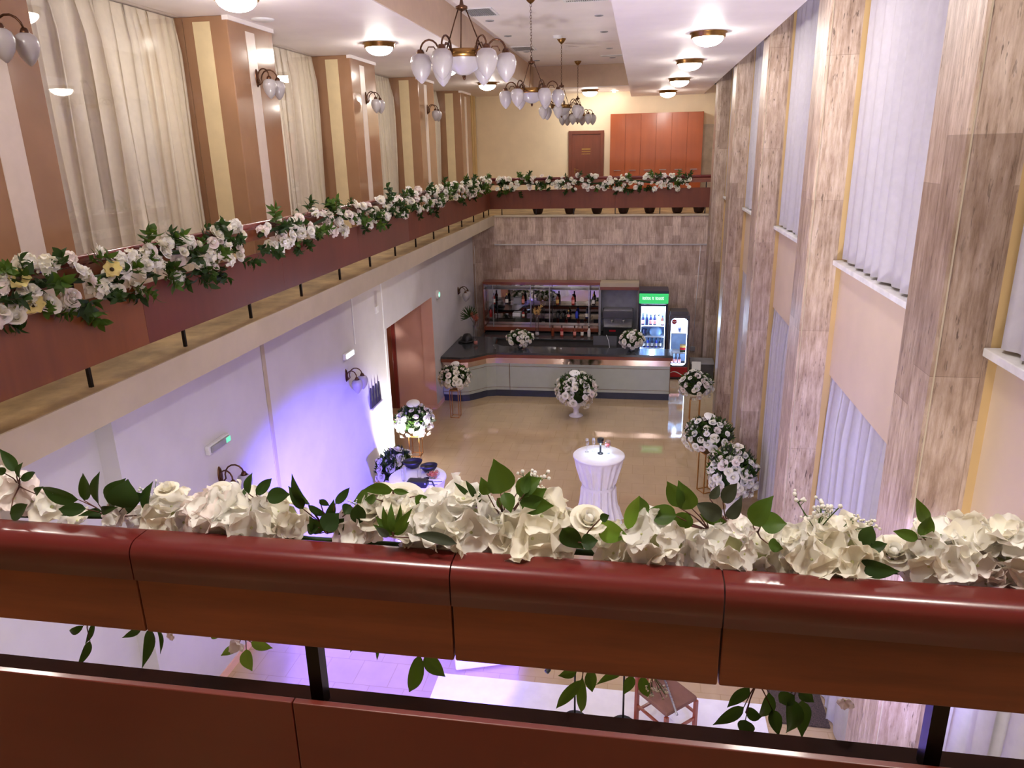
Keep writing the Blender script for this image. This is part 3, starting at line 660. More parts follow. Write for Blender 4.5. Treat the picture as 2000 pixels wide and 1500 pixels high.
def gold_stand(label, x, y, h, w=.2, rz=0):
    s = thing('flower_stand', label, 'stand', (x, y, 0), rz, 'gold wire flower stands'); k = w / 2; tr = .008
    for sx, sy in ((-k, -k), (k, -k), (k, k), (-k, k)): MB().box((sx - tr, sy - tr, 0), (sx + tr, sy + tr, h)).build('leg', 'gold_metal', s)
    B = MB()
    for z in (.0, h - .016):
        for sy in (-k, k): B.box((-k, sy - tr * .9, z), (k, sy + tr * .9, z + .014))
        for sx in (-k, k): B.box((sx - tr * .9, -k, z), (sx + tr * .9, k, z + .014))
    B.build('frame', 'gold_metal', s); MB().box((-k, -k, h), (k, k, h + .006)).build('top', 'gold_metal', s)
    return s
gold_stand('gold wire stand by the right pillar near the small fridge', 1.27, 15.3, .52)
bouquet('white rose arrangement on the gold stand beside the small fridge', (1.27, 15.3, .80), .34, .28, 42, 21)
gold_stand('tall thin gold wire stand right of the white cocktail table', 1.24, 11.86, .72, .2, .5)
bouquet('white rose arrangement on the tall gold stand right of the cocktail table', (1.24, 11.86, 1.0), .39, .3, 52, 22, ((.02, .06, .31), .12, (.35, .3, .2)))
gold_stand('gold wire stand in front of the curved left end of the bar', -3.92, 15.02, .64, .19)
bouquet('white rose arrangement on the gold stand at the left end of the bar', (-3.9, 15.02, .9), .33, .27, 46, 23, ((0, .05, .3), .1, (.4, -.1, 0)))
gold_stand('brightly lit gold wire stand beside the pink passage', -4.17, 12.8, .42, .2)
bouquet('white rose arrangement brightly lit from below beside the pink passage', (-4.17, 12.8, .68), .36, .3, 46, 24, ((-.02, .05, .36), .13, (.3, 0, .1)), rose=1.05)
bouquet('white rose bush arrangement beside the small side table', (-3.97, 11.0, .42), .33, .42, 50, 25)
B = MB(); B.lathe([(0, 0), (.12, 0), (.13, .02), (.06, .05), (.05, .1), (.14, .2), (.15, .24), (0, .24)], (0, 0, 0), 20); u = B.build('flower_urn', 'white_ceramic', None, (-3.97, 11.0, 0)); tag(u, 'white urn under the rose bush beside the small side table', 'urn')
bouquet('big round white rose arrangement in a white urn before the bar front', (-1.27, 15.35, .58), .43, .37, 64, 26, ((-.03, -.04, .41), .12, (.35, 0, .1)), rose=1.15)
B = MB(); B.lathe([(0, 0), (.15, 0), (.16, .02), (.12, .04), (.06, .08), (.055, .16), (.1, .22), (.17, .3), (.18, .34), (0, .33)], (0, 0, 0), 24); u = B.build('flower_urn', 'white_ceramic', None, (-1.27, 15.35, 0)); tag(u, 'white footed urn on the floor before the bar front', 'urn')
bouquet('tall mass of white roses at the foot of the right stone pillars', (1.55, 11.05, .68), .36, .44, 72, 27, rose=1.15)
B = MB(); B.lathe([(0, 0), (.13, 0), (.14, .02), (.06, .06), (.06, .14), (.15, .28), (.16, .33), (0, .32)], (0, 0, 0), 20); u = B.build('flower_urn', 'white_ceramic', None, (1.55, 11.05, 0)); tag(u, 'white urn at the foot of the right stone pillars', 'urn')
bouquet('low white flower bowl on the left half of the bar counter', (-2.75, 16.95, 1.34), .3, .18, 34, 28, group='white flowers on the bar', rose=.95)
bouquet('white flower bowl on the right half of the bar counter before the fridge', (-.1, 16.9, 1.36), .27, .22, 32, 29, group='white flowers on the bar', rose=.95)
for nm, x, y in (('left', -2.75, 16.95), ('right', -.1, 16.9)):
    B = MB(); B.lathe([(0, 0), (.07, 0), (.08, .01), (.03, .03), (.12, .1), (.13, .12), (0, .11)], (0, 0, 0), 16); u = B.build('flower_bowl', 'granite', None, (x, y, 1.112)); tag(u, 'dark footed bowl under the flowers on the %s half of the bar' % nm, 'bowl')

# ------------------------------------------------------------------ bar
def offset_in(poly, d): return poly
top_poly = [(-4.46, 15.95), (-4.0, 15.93), (-3.8, 16.0), (-3.6, 16.2), (-3.45, 16.38), (-3.25, 16.46), (.83, 16.52), (.83, 17.12), (-3.2, 17.08), (-3.45, 17.3), (-3.5, 17.95), (-4.46, 17.95)]
bp = [(-4.46, 16.05), (-4.02, 16.02), (-3.85, 16.08), (-3.66, 16.27), (-3.5, 16.45), (-3.28, 16.53), (.78, 16.59), (.78, 17.0), (-3.25, 16.97), (-3.55, 17.2), (-3.6, 17.9), (-4.46, 17.9)]
bar = thing('bar_counter', 'long curved bar counter with grey green panels and dark granite top', 'counter')
MB().prism(top_poly, 1.06, 1.11).build('countertop', 'granite', bar)
op = [(x, y - .012) if y < 16.6 else (x, y) for x, y in top_poly]; MB().prism(op, .985, 1.06).build('edge_band', 'bar_wood', bar)
MB().prism(bp, .83, .985).build('mirror_strip', 'copper_mirror', bar)
MB().prism(bp, .17, .83).build('front_panel', 'bar_panel', bar)
kp = [(x, y + .04) if y < 16.7 else (x, y - .02) for x, y in bp]; MB().prism(kp, 0, .17).build('kick_plate', 'kick_blue', bar)
B = MB()
for z in (.76, .24):
    B.prism([(x, y - .004) if y < 16.7 else (x, y) for x, y in bp], z - .004, z + .004)
B.build('groove', 'bronze_line', bar)
B = MB()
for x in (-2.95,): B.box((x - .004, 16.52, .17), (x + .004, 16.54, .83))
B.box((.778, 16.58, .17), (.79, 17.0, .985)); B.build('seam', 'bronze_line', bar)
wb = thing('work_bench', 'steel work bench behind the bar counter', 'bench', (0, 0, 0))
MB().box((-3.1, 17.14, .80), (-.85, 17.62, .86), .006).build('worktop', 'steel', wb); MB().box((-3.08, 17.16, 0), (-.87, 17.6, .8)).build('cabinet', 'dark_steel', wb)
MB().box((-2.2, 17.45, .862), (-2.17, 17.48, .98)).build('tap', 'black_metal', wb)
for k in range(12):
    B = MB(); B.lathe([(0, 0), (.026, 0), (.034, .1), (.03, .1), (.024, .006), (0, .006)], (0, 0, 0), 10); o = B.build('drinking_glass', 'clear_glass', None, (-2.55 + (k % 6) * .08, 17.22 + (k // 6) * .09, .861)); tag(o, 'clear drinking glass in the cluster on the steel work bench', 'glass', 'drinking glasses on the work bench')
# back bar hutch
hb = thing('back_bar', 'mirrored bottle shelf unit with red wood trim behind the bar', 'shelf unit', (0, 0, 0))
MB().box((-4.12, 18.75, 0), (.02, 19.7, .86)).build('base_cabinet', 'dark_steel', hb); MB().box((-4.14, 18.7, .86), (.03, 19.72, .9), .004).build('counter', 'granite', hb)
MB().box((-4.1, 19.62, .9), (-1.0, 19.66, 2.23)).build('mirror_back', 'mirror', hb)
MB().box((-4.13, 19.28, 2.22), (-.98, 19.7, 2.29), .004).build('top_board', 'bar_wood', hb); MB().box((-4.1, 19.3, .96), (-1.0, 19.6, 1.06), .004).build('lower_board', 'bar_wood', hb)
for x in (-4.12, -1.0): MB().box((x - .012, 19.3, .9), (x + .012, 19.68, 2.22)).build('side_panel', 'bar_wood' if x < -2 else 'steel', hb)
for z in (1.31, 1.67, 2.09): MB().box((-4.1, 19.32, z - .008), (-1.01, 19.62, z)).build('glass_shelf', 'clear_glass' if z < 2 else 'steel', hb)
for x in (-3.86, -2.83, -2.32, -1.27): MB().box((x - .012, 19.31, 1.06), (x + .012, 19.335, 2.22)).build('upright', 'steel', hb)
cb = thing('appliance_cabinet', 'grey open cabinet housing the coffee machine beside the bottle shelves', 'cabinet', (0, 0, 0))
MB().box((-.97, 19.66, .905), (.02, 19.7, 2.3)).build('back_panel', 'grey_plastic', cb)
for x in (-.965, .01): MB().box((x - .015, 19.2, .905), (x + .015, 19.66, 2.2)).build('side_panel', 'grey_plastic', cb)
MB().box((-.976, 19.2, 2.2), (.025, 19.7, 2.3)).build('top_panel', 'slab_cream', cb); MB().box((-.976, 19.17, 2.12), (.025, 19.2, 2.2), .003).build('trim_board', 'bar_wood', cb)
cm = thing('coffee_machine', 'wide black coffee machine with steel front in the grey cabinet', 'coffee machine', (-.5, 19.2, .905))
MB().box((-.38, 0, 0), (.38, .4, .22), .01).build('base', 'black_plastic', cm); MB().box((-.38, .12, .22), (.38, .42, .62), .01).build('body', 'steel', cm); MB().box((-.4, -.02, .46), (.4, .42, .66), .015).build('hood', 'dark_steel', cm)
for x in (-.15, .15):
    B = MB(); B.lathe([(0, 0), (.045, 0), (.045, .06), (0, .06)], (x, .04, .36), 14); B.tube([(x, .04, .38), (x, -.1, .37)], .012, 6); B.build('group_head', 'steel', cm)
MB().box((-.36, -.01, .22), (.36, .12, .235)).build('drip_tray', 'steel', cm); MB().box((-.22, -.006, .1), (-.05, .0, .15)).build('logo_plate', 'red_plastic', cm)
MB().box((-.37, .0, .66), (.37, .36, .69), .004).build('cup_rail', 'steel', cm)
pm = thing('till_monitor', 'black till screen on the bar counter before the coffee machine', 'monitor', (-.75, 17.55, .86))
MB().box((-.3, 0, .1), (.28, .04, .42), .006, Matrix.Rotation(-.25, 4, 'X')).build('screen', 'black_plastic', pm); MB().box((-.31, -.004, .09), (.29, .02, .11), .003, Matrix.Rotation(-.25, 4, 'X')).build('bezel', 'steel', pm); MB().box((-.12, .0, 0), (.12, .22, .02), .003).build('base', 'black_plastic', pm); MB().box((-.03, .08, .02), (.03, .12, .3)).build('neck', 'black_plastic', pm)
B = MB(); B.tube([(-.72, 17.42, 1.35), (-.66, 17.4, 1.2), (-.64, 17.4, 1.05), (-.6, 17.3, .87)], .006, 5); o = B.build('cable', 'white_plastic'); tag(o, 'thin white cable hanging in front of the till screen', 'cable')
bench2 = thing('till_bench', 'dark cabinet under the till screen', 'cabinet', (0, 0, 0)); MB().box((-.84, 17.16, 0), (.72, 17.95, .86), .006).build('cabinet', 'fridge_dark', bench2)
# bottles
def bottle_prof(R, H): return [(0, 0), (R * .95, 0), (R, .01), (R, H * .55), (R * .85, H * .63), (R * .4, H * .74), (R * .34, H * .97), (R * .4, H * .975), (R * .4, H), (0, H)]
bottle_mat('glass_red', (150, 30, 26)); bottle_mat('glass_amber', (120, 52, 26)); bottle_mat('glass_dark', (28, 20, 30)); bottle_mat('glass_blue', (40, 60, 190)); bottle_mat('glass_green', (40, 60, 46)); bottle_mat('glass_clear_white', (214, 206, 196)); bottle_mat('label_white', (232, 226, 216)); bottle_mat('label_pink', (232, 150, 140)); bottle_mat('label_gold', (206, 170, 90)); bottle_mat('glass_navy', (24, 28, 70))
def bottle(label, x, y, z, R, H, m, lab, group):
    b = thing('bottle', label, 'bottle', (x, y, z), 0, group); B = MB(); B.lathe(bottle_prof(R, H), (0, 0, 0), 14); B.build('glass_body', m, b)
    if lab: B = MB(); B.lathe([(R * 1.015, H * .14), (R * 1.02, H * .15), (R * 1.02, H * .46), (R * 1.015, H * .47)], (0, 0, 0), 14); B.build('paper_label', lab, b)
    B = MB(); B.lathe([(0, H * .99), (R * .42, H * .99), (R * .42, H * .8), (R * .37, H * .79)], (0, 0, 0), 12); B.build('capsule', 'glass_dark' if m != 'glass_dark' else 'label_gold', b)
G1 = 'bottles on the mirrored shelves'
for l, x, m_, lb in (('squat red spirits bottle at the left end of the top shelf', -3.86, 'glass_red', 'label_white'), ('dark bottle with a long white label, second on the top shelf', -3.5, 'glass_dark', 'label_white'), ('pinkish brown bottle, third on the top shelf', -3.05, 'glass_amber', 'label_pink'), ('brown bottle with yellow label right of the middle on the top shelf', -2.12, 'glass_amber', 'label_gold'), ('bright red bottle, second from the right on the top shelf', -1.7, 'glass_red', 'label_pink'), ('dark wine bottle with white label at the right end of the top shelf', -1.16, 'glass_dark', 'label_white')):
    bottle(l, x, 19.42, 1.672, .045, .3, m_, lb, G1)
for l, x, m_, lb, h in (('reddish bottle at the left end of the middle shelf', -3.95, 'glass_red', None, .27), ('short red bottle left of the middle of the middle shelf', -3.05, 'glass_red', 'label_white', .2), ('small dark bottle behind on the middle shelf right half', -1.82, 'glass_dark', 'label_pink', .22), ('blue glass bottle on the middle shelf', -1.6, 'glass_blue', None, .25), ('navy bottle with round white label at the right of the middle shelf', -1.33, 'glass_navy', 'label_white', .28)):
    bottle(l, x, 19.42, 1.312, .042, h, m_, lb, G1)
for l, x, m_, lb in (('red brown bottle farthest left of the row on the back counter', -2.2, 'glass_amber', None), ('red bottle with pink label, second in the row on the back counter', -1.96, 'glass_red', 'label_pink'), ('amber bottle in the middle of the row on the back counter', -1.62, 'glass_amber', 'label_pink'), ('amber bottle with pale label, fourth in the row on the back counter', -1.42, 'glass_amber', 'label_white'), ('clear bottle with pale label at the right of the row on the back counter', -1.24, 'glass_clear_white', 'label_white')):
    bottle(l, x, 19.0, .902, .042, .3, m_, lb, G1)
for l, x in (('black mug on the middle shelf, left of the pair', -2.12), ('black mug on the middle shelf, right of the pair', -1.97)):
    mg = thing('mug', l, 'mug', (x, 19.44, 1.312)); B = MB(); B.lathe([(0, 0), (.045, 0), (.05, .01), (.05, .12), (.044, .12), (.042, .01), (0, .01)], (0, 0, 0), 14); B.build('cup_body', 'black_plastic', mg); B = MB(); B.tube([(.05, 0, .09), (.08, 0, .08), (.08, 0, .04), (.05, 0, .03)], .006, 6); B.build('handle', 'black_plastic', mg)
for l, x, z, w, h in (('white carton on the left half of the middle shelf', -3.25, 1.312, .22, .1), ('grey carton with dark dials on the top shelf', -3.2, 1.672, .25, .14)):
    o = MB().box((-w / 2, 0, 0), (w / 2, .12, h), .004).build('carton', 'white_plastic' if z < 1.5 else 'grey_plastic', None, (x, 19.48, z)); tag(o, l, 'box')
# tall vases with dried plumes
def vase(label, x, y, z, h, palm, seed):
    v = thing('glass_vase', label, 'vase', (x, y, z)); r = random.Random(seed); B = MB(); B.lathe([(0, 0), (.05, 0), (.055, .01), (.045, h * .5), (.06, h), (.055, h), (.04, h * .5), (.045, .02), (0, .02)], (0, 0, 0), 18); B.build('glass_body', 'clear_glass', v)
    B = MB(); B.lathe([(0, .021), (.048, .021), (.05, .06), (.046, .1), (0, .1)], (0, 0, 0), 16); B.build('base_filling', 'petal_pink' if not palm else 'label_pink', v)
    fl = thing('plume_bouquet', ('dried plumes and a palm leaf in the tall vase on the bar' if palm else 'dried yellow plumes in the tall vase before the mirror'), 'dried flowers', (x, y, z + h)); B = MB()
    for k in range(7):
        d = V((r.uniform(-.5, .5), r.uniform(-.3, .3), 1)).normalized(); L = r.uniform(.12, .28); B.mi = 1; B.tube([V((0, 0, -h * .7)), V((0, 0, 0)), d * L], .004, 5); B.mi = 0
        for q in range(26):
            p = d * (L * r.uniform(.5, 1.25)); leaf(B, p, p + (d * .6 + rand_dir(r)) * .06, .014, rand_dir(r), r, nu=2, nv=1)
    B.build('plumes', ['protea' if palm else 'pampas', 'stem_brown'], fl)
    if palm:
        B = MB(); c = V((-.12, 0, .2)); B.tube([V((0, 0, -h * .5)), V((-.02, 0, .02)), c], .005, 5)
        for k in range(26):
            a = PI * (.12 + .95 * k / 25) + .1; B_t = c + V((math.cos(a) * .26, r.uniform(-.03, .03), math.sin(a) * .3)); leaf(B, c, B_t, .026, V((0, -1, 0)), r, nu=4, nv=2)
        B.build('palm_leaf', 'leaf_dark', fl)
vase('tall glass vase with pink base holding dried plumes on the left end of the bar', -3.88, 17.1, 1.112, .5, True, 3)
vase('tall glass vase holding dried plumes on the back counter before the mirror', -2.62, 19.0, .902, .5, False, 4)
B = MB(); B.lathe([(0, 0), (.13, 0), (.14, .03), (.13, .12), (.08, .2), (0, .22)], (0, 0, 0), 18); B.lathe([(.13, .02), (.2, .02), (.2, .035), (.13, .05)], (-.03, 0, 0), 18); o = B.build('peaked_hat', 'black_plastic', None, (-4.16, 17.4, 1.112)); tag(o, 'black peaked cap lying on the left end of the bar', 'cap')
B = MB(); B.lathe([(0, 0), (.03, 0), (.035, .09), (.03, .09), (.026, .008), (0, .008)], (0, 0, 0), 12); o = B.build('tumbler', 'clear_glass', None, (-3.35, 16.8, 1.112)); tag(o, 'small clear tumbler on the bar near the tall vase', 'glass')

# fridges
fr = thing('display_fridge', 'tall glass door drinks fridge with a lit green header sign', 'fridge', (.4, 18.6, 0))
B = MB(); B.box((-.36, 0, 0), (-.32, .62, 2.2)).box((.32, 0, 0), (.36, .62, 2.2)).box((-.32, .58, 0), (.32, .62, 2.2)).box((-.32, 0, 0), (.32, .6, .2)).box((-.32, 0, 1.88), (.32, .6, 2.2)); B.build('body', 'fridge_dark', fr)
MB().box((-.36, -.045, 1.9), (.36, 0, 2.15), .01).build('header_sign', 'sign_green', fr); MB().box((-.365, -.03, 2.15), (.365, .62, 2.22), .006).build('top_cap', 'fridge_dark', fr)
B = MB(); rr = random.Random(8); x = -.28
for wd in ((8, .026), (2, .026), (8, .026)):
    for k in range(wd[0]):
        w_ = wd[1] * rr.uniform(.75, 1.0); h_ = .07 * (1 if k == 0 else rr.uniform(.8, 1)); B.box((x, -.05, 2.0), (x + w_ * .28, -.044, 2.0 + h_)); B.box((x, -.05, 2.0 + h_ - .014), (x + w_ * .8, -.044, 2.0 + h_))
        if k % 2: B.box((x, -.05, 2.0), (x + w_ * .8, -.044, 2.014))
        else: B.box((x + w_ * .55, -.05, 2.0), (x + w_ * .8, -.044, 2.0 + h_))
        x += wd[1] * 1.02
    x += .028
B.build('sign_lettering', 'sign_white', fr)
B = MB(); B.box((-.32, .56, .2), (.32, .578, 1.88)).box((-.32, 0.02, .2), (-.312, .57, 1.88)).box((.312, 0.02, .2), (.32, .57, 1.88)); B.build('inner_lining', 'fridge_inner', fr)
for x in (-.305, .297): MB().box((x, .03, .25), (x + .01, .05, 1.86)).build('led_strip', 'fridge_led', fr)
MB().box((-.31, .03, 1.86), (.31, .06, 1.878)).build('led_strip', 'fridge_led', fr)
for z in (.45, .72, 1.02, 1.3): MB().box((-.31, .06, z - .02), (.31, .55, z)).build('shelf', 'white_plastic', fr)
B = MB(); B.box((-.345, -.04, .2), (-.3, -.004, 1.88)).box((.3, -.04, .2), (.345, -.004, 1.88)).box((-.3, -.04, .2), (.3, -.004, .25)).box((-.3, -.04, 1.83), (.3, -.004, 1.88)); B.build('door_frame', 'fridge_dark', fr)
MB().box((-.3, -.024, .25), (.3, -.018, 1.83)).build('door_glass', 'clear_glass', fr)
FG = 'bottles inside the tall fridge'
lb6 = ['first', 'second', 'third', 'fourth', 'fifth', 'sixth']
for k in range(6): bottle('%s bottle from the left on the top shelf of the tall fridge' % lb6[k], .4 - .25 + k * .098, 18.6 + .16, 1.301, .04, .3 if k < 5 else .26, ['glass_navy', 'glass_navy', 'glass_navy', 'glass_navy', 'glass_clear_white', 'glass_amber'][k], ['label_pink', None, 'label_pink', 'label_pink', 'label_white', 'label_white'][k], FG)
for k in range(5): bottle('%s bottle from the left on the lower shelf of the tall fridge' % lb6[k], .4 - .2 + k * .1, 18.6 + .16, .721, .038, .25, 'glass_blue' if k % 2 else 'glass_navy', 'label_white', FG)
B = MB(); B.lathe([(0, 0), (.15, 0), (.19, .06), (.16, .16), (.06, .22), (0, .2)], (0, 0, 0), 12, None, .9, .7); o = B.build('plastic_bag', 'fridge_inner', None, (.48, 18.85, 1.021)); tag(o, 'crumpled clear bag on the middle shelf of the tall fridge', 'bag')
B = MB(); B.lathe([(0, 0), (.06, 0), (.07, .16), (.06, .17), (0, .17)], (0, 0, 0), 14); o = B.build('jug', 'glass_navy', None, (.2, 18.8, 1.021)); tag(o, 'dark blue jug on the middle shelf of the tall fridge', 'jug')
f2 = thing('mini_fridge', 'shorter grey drinks fridge with rounded glass door and red base', 'fridge', (1.04, 18.3, 0))
B = MB(); B.box((-.25, .04, .02), (-.21, .55, 1.65)).box((.21, .04, .02), (.25, .55, 1.65)).box((-.21, .5, .02), (.21, .55, 1.65)).box((-.21, .04, 1.58), (.21, .55, 1.65)).box((-.21, .04, .02), (.21, .55, .36)); B.build('body', 'fridge_grey', f2)
MB().box((-.21, .48, .36), (.21, .498, 1.58)).build('inner_lining', 'fridge_inner', f2)
MB().box((-.22, .08, 1.65), (.2, .5, 1.74), .004).build('top_vent', 'dark_steel', f2)
def rrect(x0, z0, x1, z1, r, n=5):
    P = []
    for cx, cz, a0 in ((x1 - r, z1 - r, 0), (x0 + r, z1 - r, 90), (x0 + r, z0 + r, 180), (x1 - r, z0 + r, 270)):
        for k in range(n + 1): a = math.radians(a0 + 90 * k / n); P.append((cx + r * math.cos(a), cz + r * math.sin(a)))
    return P
def ring(B, o, i, y0, y1):
    n = len(o)
    for y in (y0, y1):
        a = [B.v((p[0], y, p[1])) for p in o]; c = [B.v((p[0], y, p[1])) for p in i]
        for k in range(n): f = B._f([a[k], a[(k + 1) % n], c[(k + 1) % n], c[k]]); f.smooth = False
    for L in (o, i):
        a = [B.v((p[0], y0, p[1])) for p in L]; c = [B.v((p[0], y1, p[1])) for p in L]
        for k in range(n): B._f([a[k], a[(k + 1) % n], c[(k + 1) % n], c[k]])
B = MB(); ring(B, rrect(-.25, .34, .25, 1.65, .02), rrect(-.2, .37, .2, 1.59, .1), 0, .04); B.build('door_frame', 'fridge_grey', f2)
MB().prism(rrect(-.2, .37, .2, 1.59, .1), .018, .023, 'y').build('door_glass', 'clear_glass', f2)
for x in (-.2, .19): MB().box((x, .06, .4), (x + .01, .08, 1.54)).build('led_strip', 'fridge_led', f2)
MB().box((-.19, .06, 1.55), (.19, .1, 1.57)).build('led_strip', 'fridge_led', f2); MB().box((-.2, .06, .365), (.2, .2, .375)).build('led_strip', 'fridge_led', f2)
for z in (.69, 1.2): MB().box((-.2, .06, z - .02), (.2, .47, z)).build('shelf', 'white_plastic', f2)
MB().box((-.25, .0, .06), (.25, .04, .34), .02).build('kick_panel', 'red_plastic', f2)
B = MB(); B.grid(lambda u, v: V((-.22 + .44 * u, -.004, .15 + .05 * math.sin(u * 5) + .03 * v * math.sin(PI * u))), 16, 2); B.build('white_wave', 'paper', f2)
B = MB(); B.lathe([(0, 0), (.062, 0), (.062, .004), (0, .004)], (0, 0, 0), 24, Matrix.Rotation(PI / 2, 3, 'X')); B.build('round_logo', 'red_plastic', f2, (-.125, .012, 1.5))
B = MB(); B.grid(lambda u, v: V((-.17 + .09 * u, .004, 1.493 + .01 * v + .006 * math.sin(u * 9))), 12, 1); B.build('logo_script', 'paper', f2)
for k in range(3): bottle('%s dark bottle on the bottom shelf of the short fridge' % ['left', 'middle', 'right'][k], 1.04 - .13 + k * .09, 18.3 + .16, .376, .036, .27, 'glass_navy', 'label_pink', 'bottles inside the short fridge')
B = MB(); B.lathe([(0, 0), (.035, 0), (.035, .12), (0, .12)], (0, 0, 0), 12); o = B.build('drink_can', 'glass_navy', None, (1.06, 18.46, 1.201)); tag(o, 'dark can on the top shelf of the short fridge', 'can')
for k, (c_, z) in enumerate((('glass_green', .691), ('red_plastic', .751), ('label_gold', .811))):
    o = MB().box((-.07, 0, 0), (.07, .16, .056), .004).build('drink_carton', c_, None, (1.16, 18.42, z)); tag(o, '%s carton in the stack of three in the short fridge' % ['green bottom', 'red middle', 'yellow top'][k], 'carton', 'cartons in the short fridge')
# console box by the pillar, socket and cable on the back wall
cs = thing('low_cabinet', 'low dark cabinet with pale top beside the last right pillar', 'cabinet', (1.37, 18.3, 0)); MB().box((.0, 0, 0), (.56, .5, .42)).build('body', 'dark_steel', cs); MB().box((-.01, -.01, .42), (.57, .51, .46), .004).build('top', 'grey_plastic', cs)
o = MB().box((-.11, 0, 0), (.11, .006, .3), 0, Matrix.Rotation(-.2, 4, 'X')).build('paper_sign', 'paper', None, (1.5, 18.22, .2)); tag(o, 'white paper sign leaning on the low dark cabinet', 'sign')
o = MB().box((-.06, -.04, -.06), (.06, 0, .06), .006).build('socket_box', 'grey_plastic', None, (1.5, YB, .45)); tag(o, 'grey socket box low on the stone back wall', 'socket')
B = MB(); B.tube([(1.56, YB - .012, 3.2), (1.53, YB - .012, 2.0), (1.5, YB - .012, .5)], .008, 5); o = B.build('wall_cable', 'white_plastic'); tag(o, 'white cable running down the stone back wall to the socket box', 'cable')
B = MB(); B.tube([(XL + .05, YB - .012, 3.2), (XL + .06, YB - .012, 1.6), (XL + .1, YB - .012, .95)], .006, 5); o = B.build('wall_cable', 'white_plastic'); tag(o, 'thin white cable down the left corner of the stone back wall', 'cable')

# ------------------------------------------------------------------ cocktail tables
def cocktail(label, x, y, R, H, seed, rz=0):
    t = thing('cocktail_table', label, 'table', (x, y, 0), rz); r = random.Random(seed)
    B = MB(); B.lathe([(0, H), (R * .97, H), (R, H - .01), (R, H - .03), (0, H - .03)], (0, 0, 0), 48); B.build('table_top', 'tablecloth_cloth', t)
    ph = [r.uniform(0, 6) for _ in range(3)]
    def f(u, v):
        a = 2 * PI * u; z = (H - .015) * (1 - v)
        if v < .42: q = v / .42; rr = R * (1.0 - .36 * (q ** .85))
        elif v < .5: rr = R * .64
        else: q = (v - .5) / .5; rr = R * (.64 + .06 * q + .22 * q ** 2.5)
        amp = .018 * min(1, 6 * v) if not .41 < v < .5 else .006
        if v > .8: amp = .03
        rr += amp * (math.sin(17 * a + ph[0]) + .6 * math.sin(29 * a + ph[1]))
        return V((rr * math.cos(a), rr * math.sin(a), z))
    MB().grid(f, 160, 26).build('cloth_skirt', 'tablecloth_cloth', t)
    B = MB(); B.grid(lambda u, v: V((R * .662 * math.cos(2 * PI * u), R * .662 * math.sin(2 * PI * u), H * (.505 + .045 * v))), 48, 2); B.build('cloth_sash', 'tablecloth_cloth', t)
    return t
cocktail('white draped cocktail table standing alone in the middle of the floor', -.52, 10.63, .4, 1.1, 1)
lx, ly_ = -.5, 10.66
tl = thing('table_lamp', 'small black rechargeable lamp glowing on the middle cocktail table', 'lamp', (lx, ly_, 1.101))
B = MB(); B.lathe([(0, 0), (.045, 0), (.045, .016), (.02, .022), (0, .022)], (0, 0, 0), 20); B.build('base', 'black_plastic', tl); B = MB(); B.lathe([(.016, .02), (.013, .2), (0, .2)], (0, 0, 0), 12); B.build('stem', 'black_plastic', tl)
B = MB(); B.lathe([(.012, .2), (.05, .19), (.052, .25), (.045, .258), (0, .258)], (0, 0, 0), 20); B.build('lamp_shade', 'black_plastic', tl); B = MB(); B.lathe([(0, .191), (.04, .191), (.04, .188), (0, .188)], (0, 0, 0), 16); B.build('bulb', 'table_lamp_glow', tl)
def flute(label, x, y, z, drink=None, wide=False, group='glasses on the middle cocktail table'):
    g = thing('wine_glass' if wide else 'champagne_flute', label, 'glass', (x, y, z), 0, group); B = MB()
    if wide: pr = [(0, 0), (.035, 0), (.035, .004), (.005, .008), (.004, .085), (.03, .1), (.048, .14), (.044, .19), (.035, .21), (.033, .21), (.042, .19), (.045, .14), (.026, .103), (0, .094)]
    else: pr = [(0, 0), (.032, 0), (.032, .004), (.005, .008), (.004, .09), (.022, .12), (.027, .17), (.024, .22), (.022, .22), (.024, .17), (.019, .122), (0, .1)]
    B.lathe(pr, (0, 0, 0), 16); B.build('glass_body', 'clear_glass', g)
    if drink: B = MB(); B.lathe([(0, .096), (.024, .106), (.043, .14), (.042, .152), (0, .152)], (0, 0, 0), 14); B.build('drink', drink, g)
bottle_mat('pink_drink', (238, 110, 110))
flute('clear champagne flute on the cocktail table, the outer of the two', lx - .21, ly_ + .05, 1.101); flute('clear champagne flute between its twin and the black lamp', lx - .11, ly_ + .08, 1.101); flute('round glass of pink drink right of the black lamp', lx + .11, ly_ + .03, 1.101, 'pink_drink', True)
o = MB().box((-.08, -.05, 0), (.08, .05, .002), 0, Matrix.Rotation(.1, 4, 'Z')).build('paper_card', 'paper', None, (lx - .15, ly_ - .1, 1.1015)); tag(o, 'printed white card lying on the middle cocktail table', 'card')
# side table
sx, sy = -3.1, 9.5
cocktail('white draped side table with trays and snacks by the blue lit wall', sx, sy, .42, 1.1, 2)
def tray(label, x, y, rx, rz_, col, z=1.102):
    t = thing('serving_bowl', label, 'bowl', (x, y, z), rz_); B = MB(); B.lathe([(0, 0), (rx * .55, 0), (rx * .9, .06), (rx, .1), (rx * .96, .1), (rx * .85, .06), (rx * .5, .012), (0, .012)], (0, 0, 0), 28, None, 1, .8); B.build('bowl_body', 'tray_black', t)
    return t
tray('larger black serving bowl at the back of the side table', -3.27, 9.82, .15, .3, 'mushroom_grey'); tray('smaller black serving bowl beside the pretzels on the side table', -2.98, 9.7, .13, .5, 'mushroom_grey')
t = thing('snack_bowl', 'clear bowl of brown pretzels on the side table', 'bowl', (-2.86, 9.48, 1.102)); B = MB(); B.lathe([(0, 0), (.05, 0), (.1, .05), (.105, .07), (.1, .07), (.045, .006), (0, .006)], (0, 0, 0), 20); B.build('bowl_body', 'clear_glass', t)
B = MB(); rr = random.Random(9)
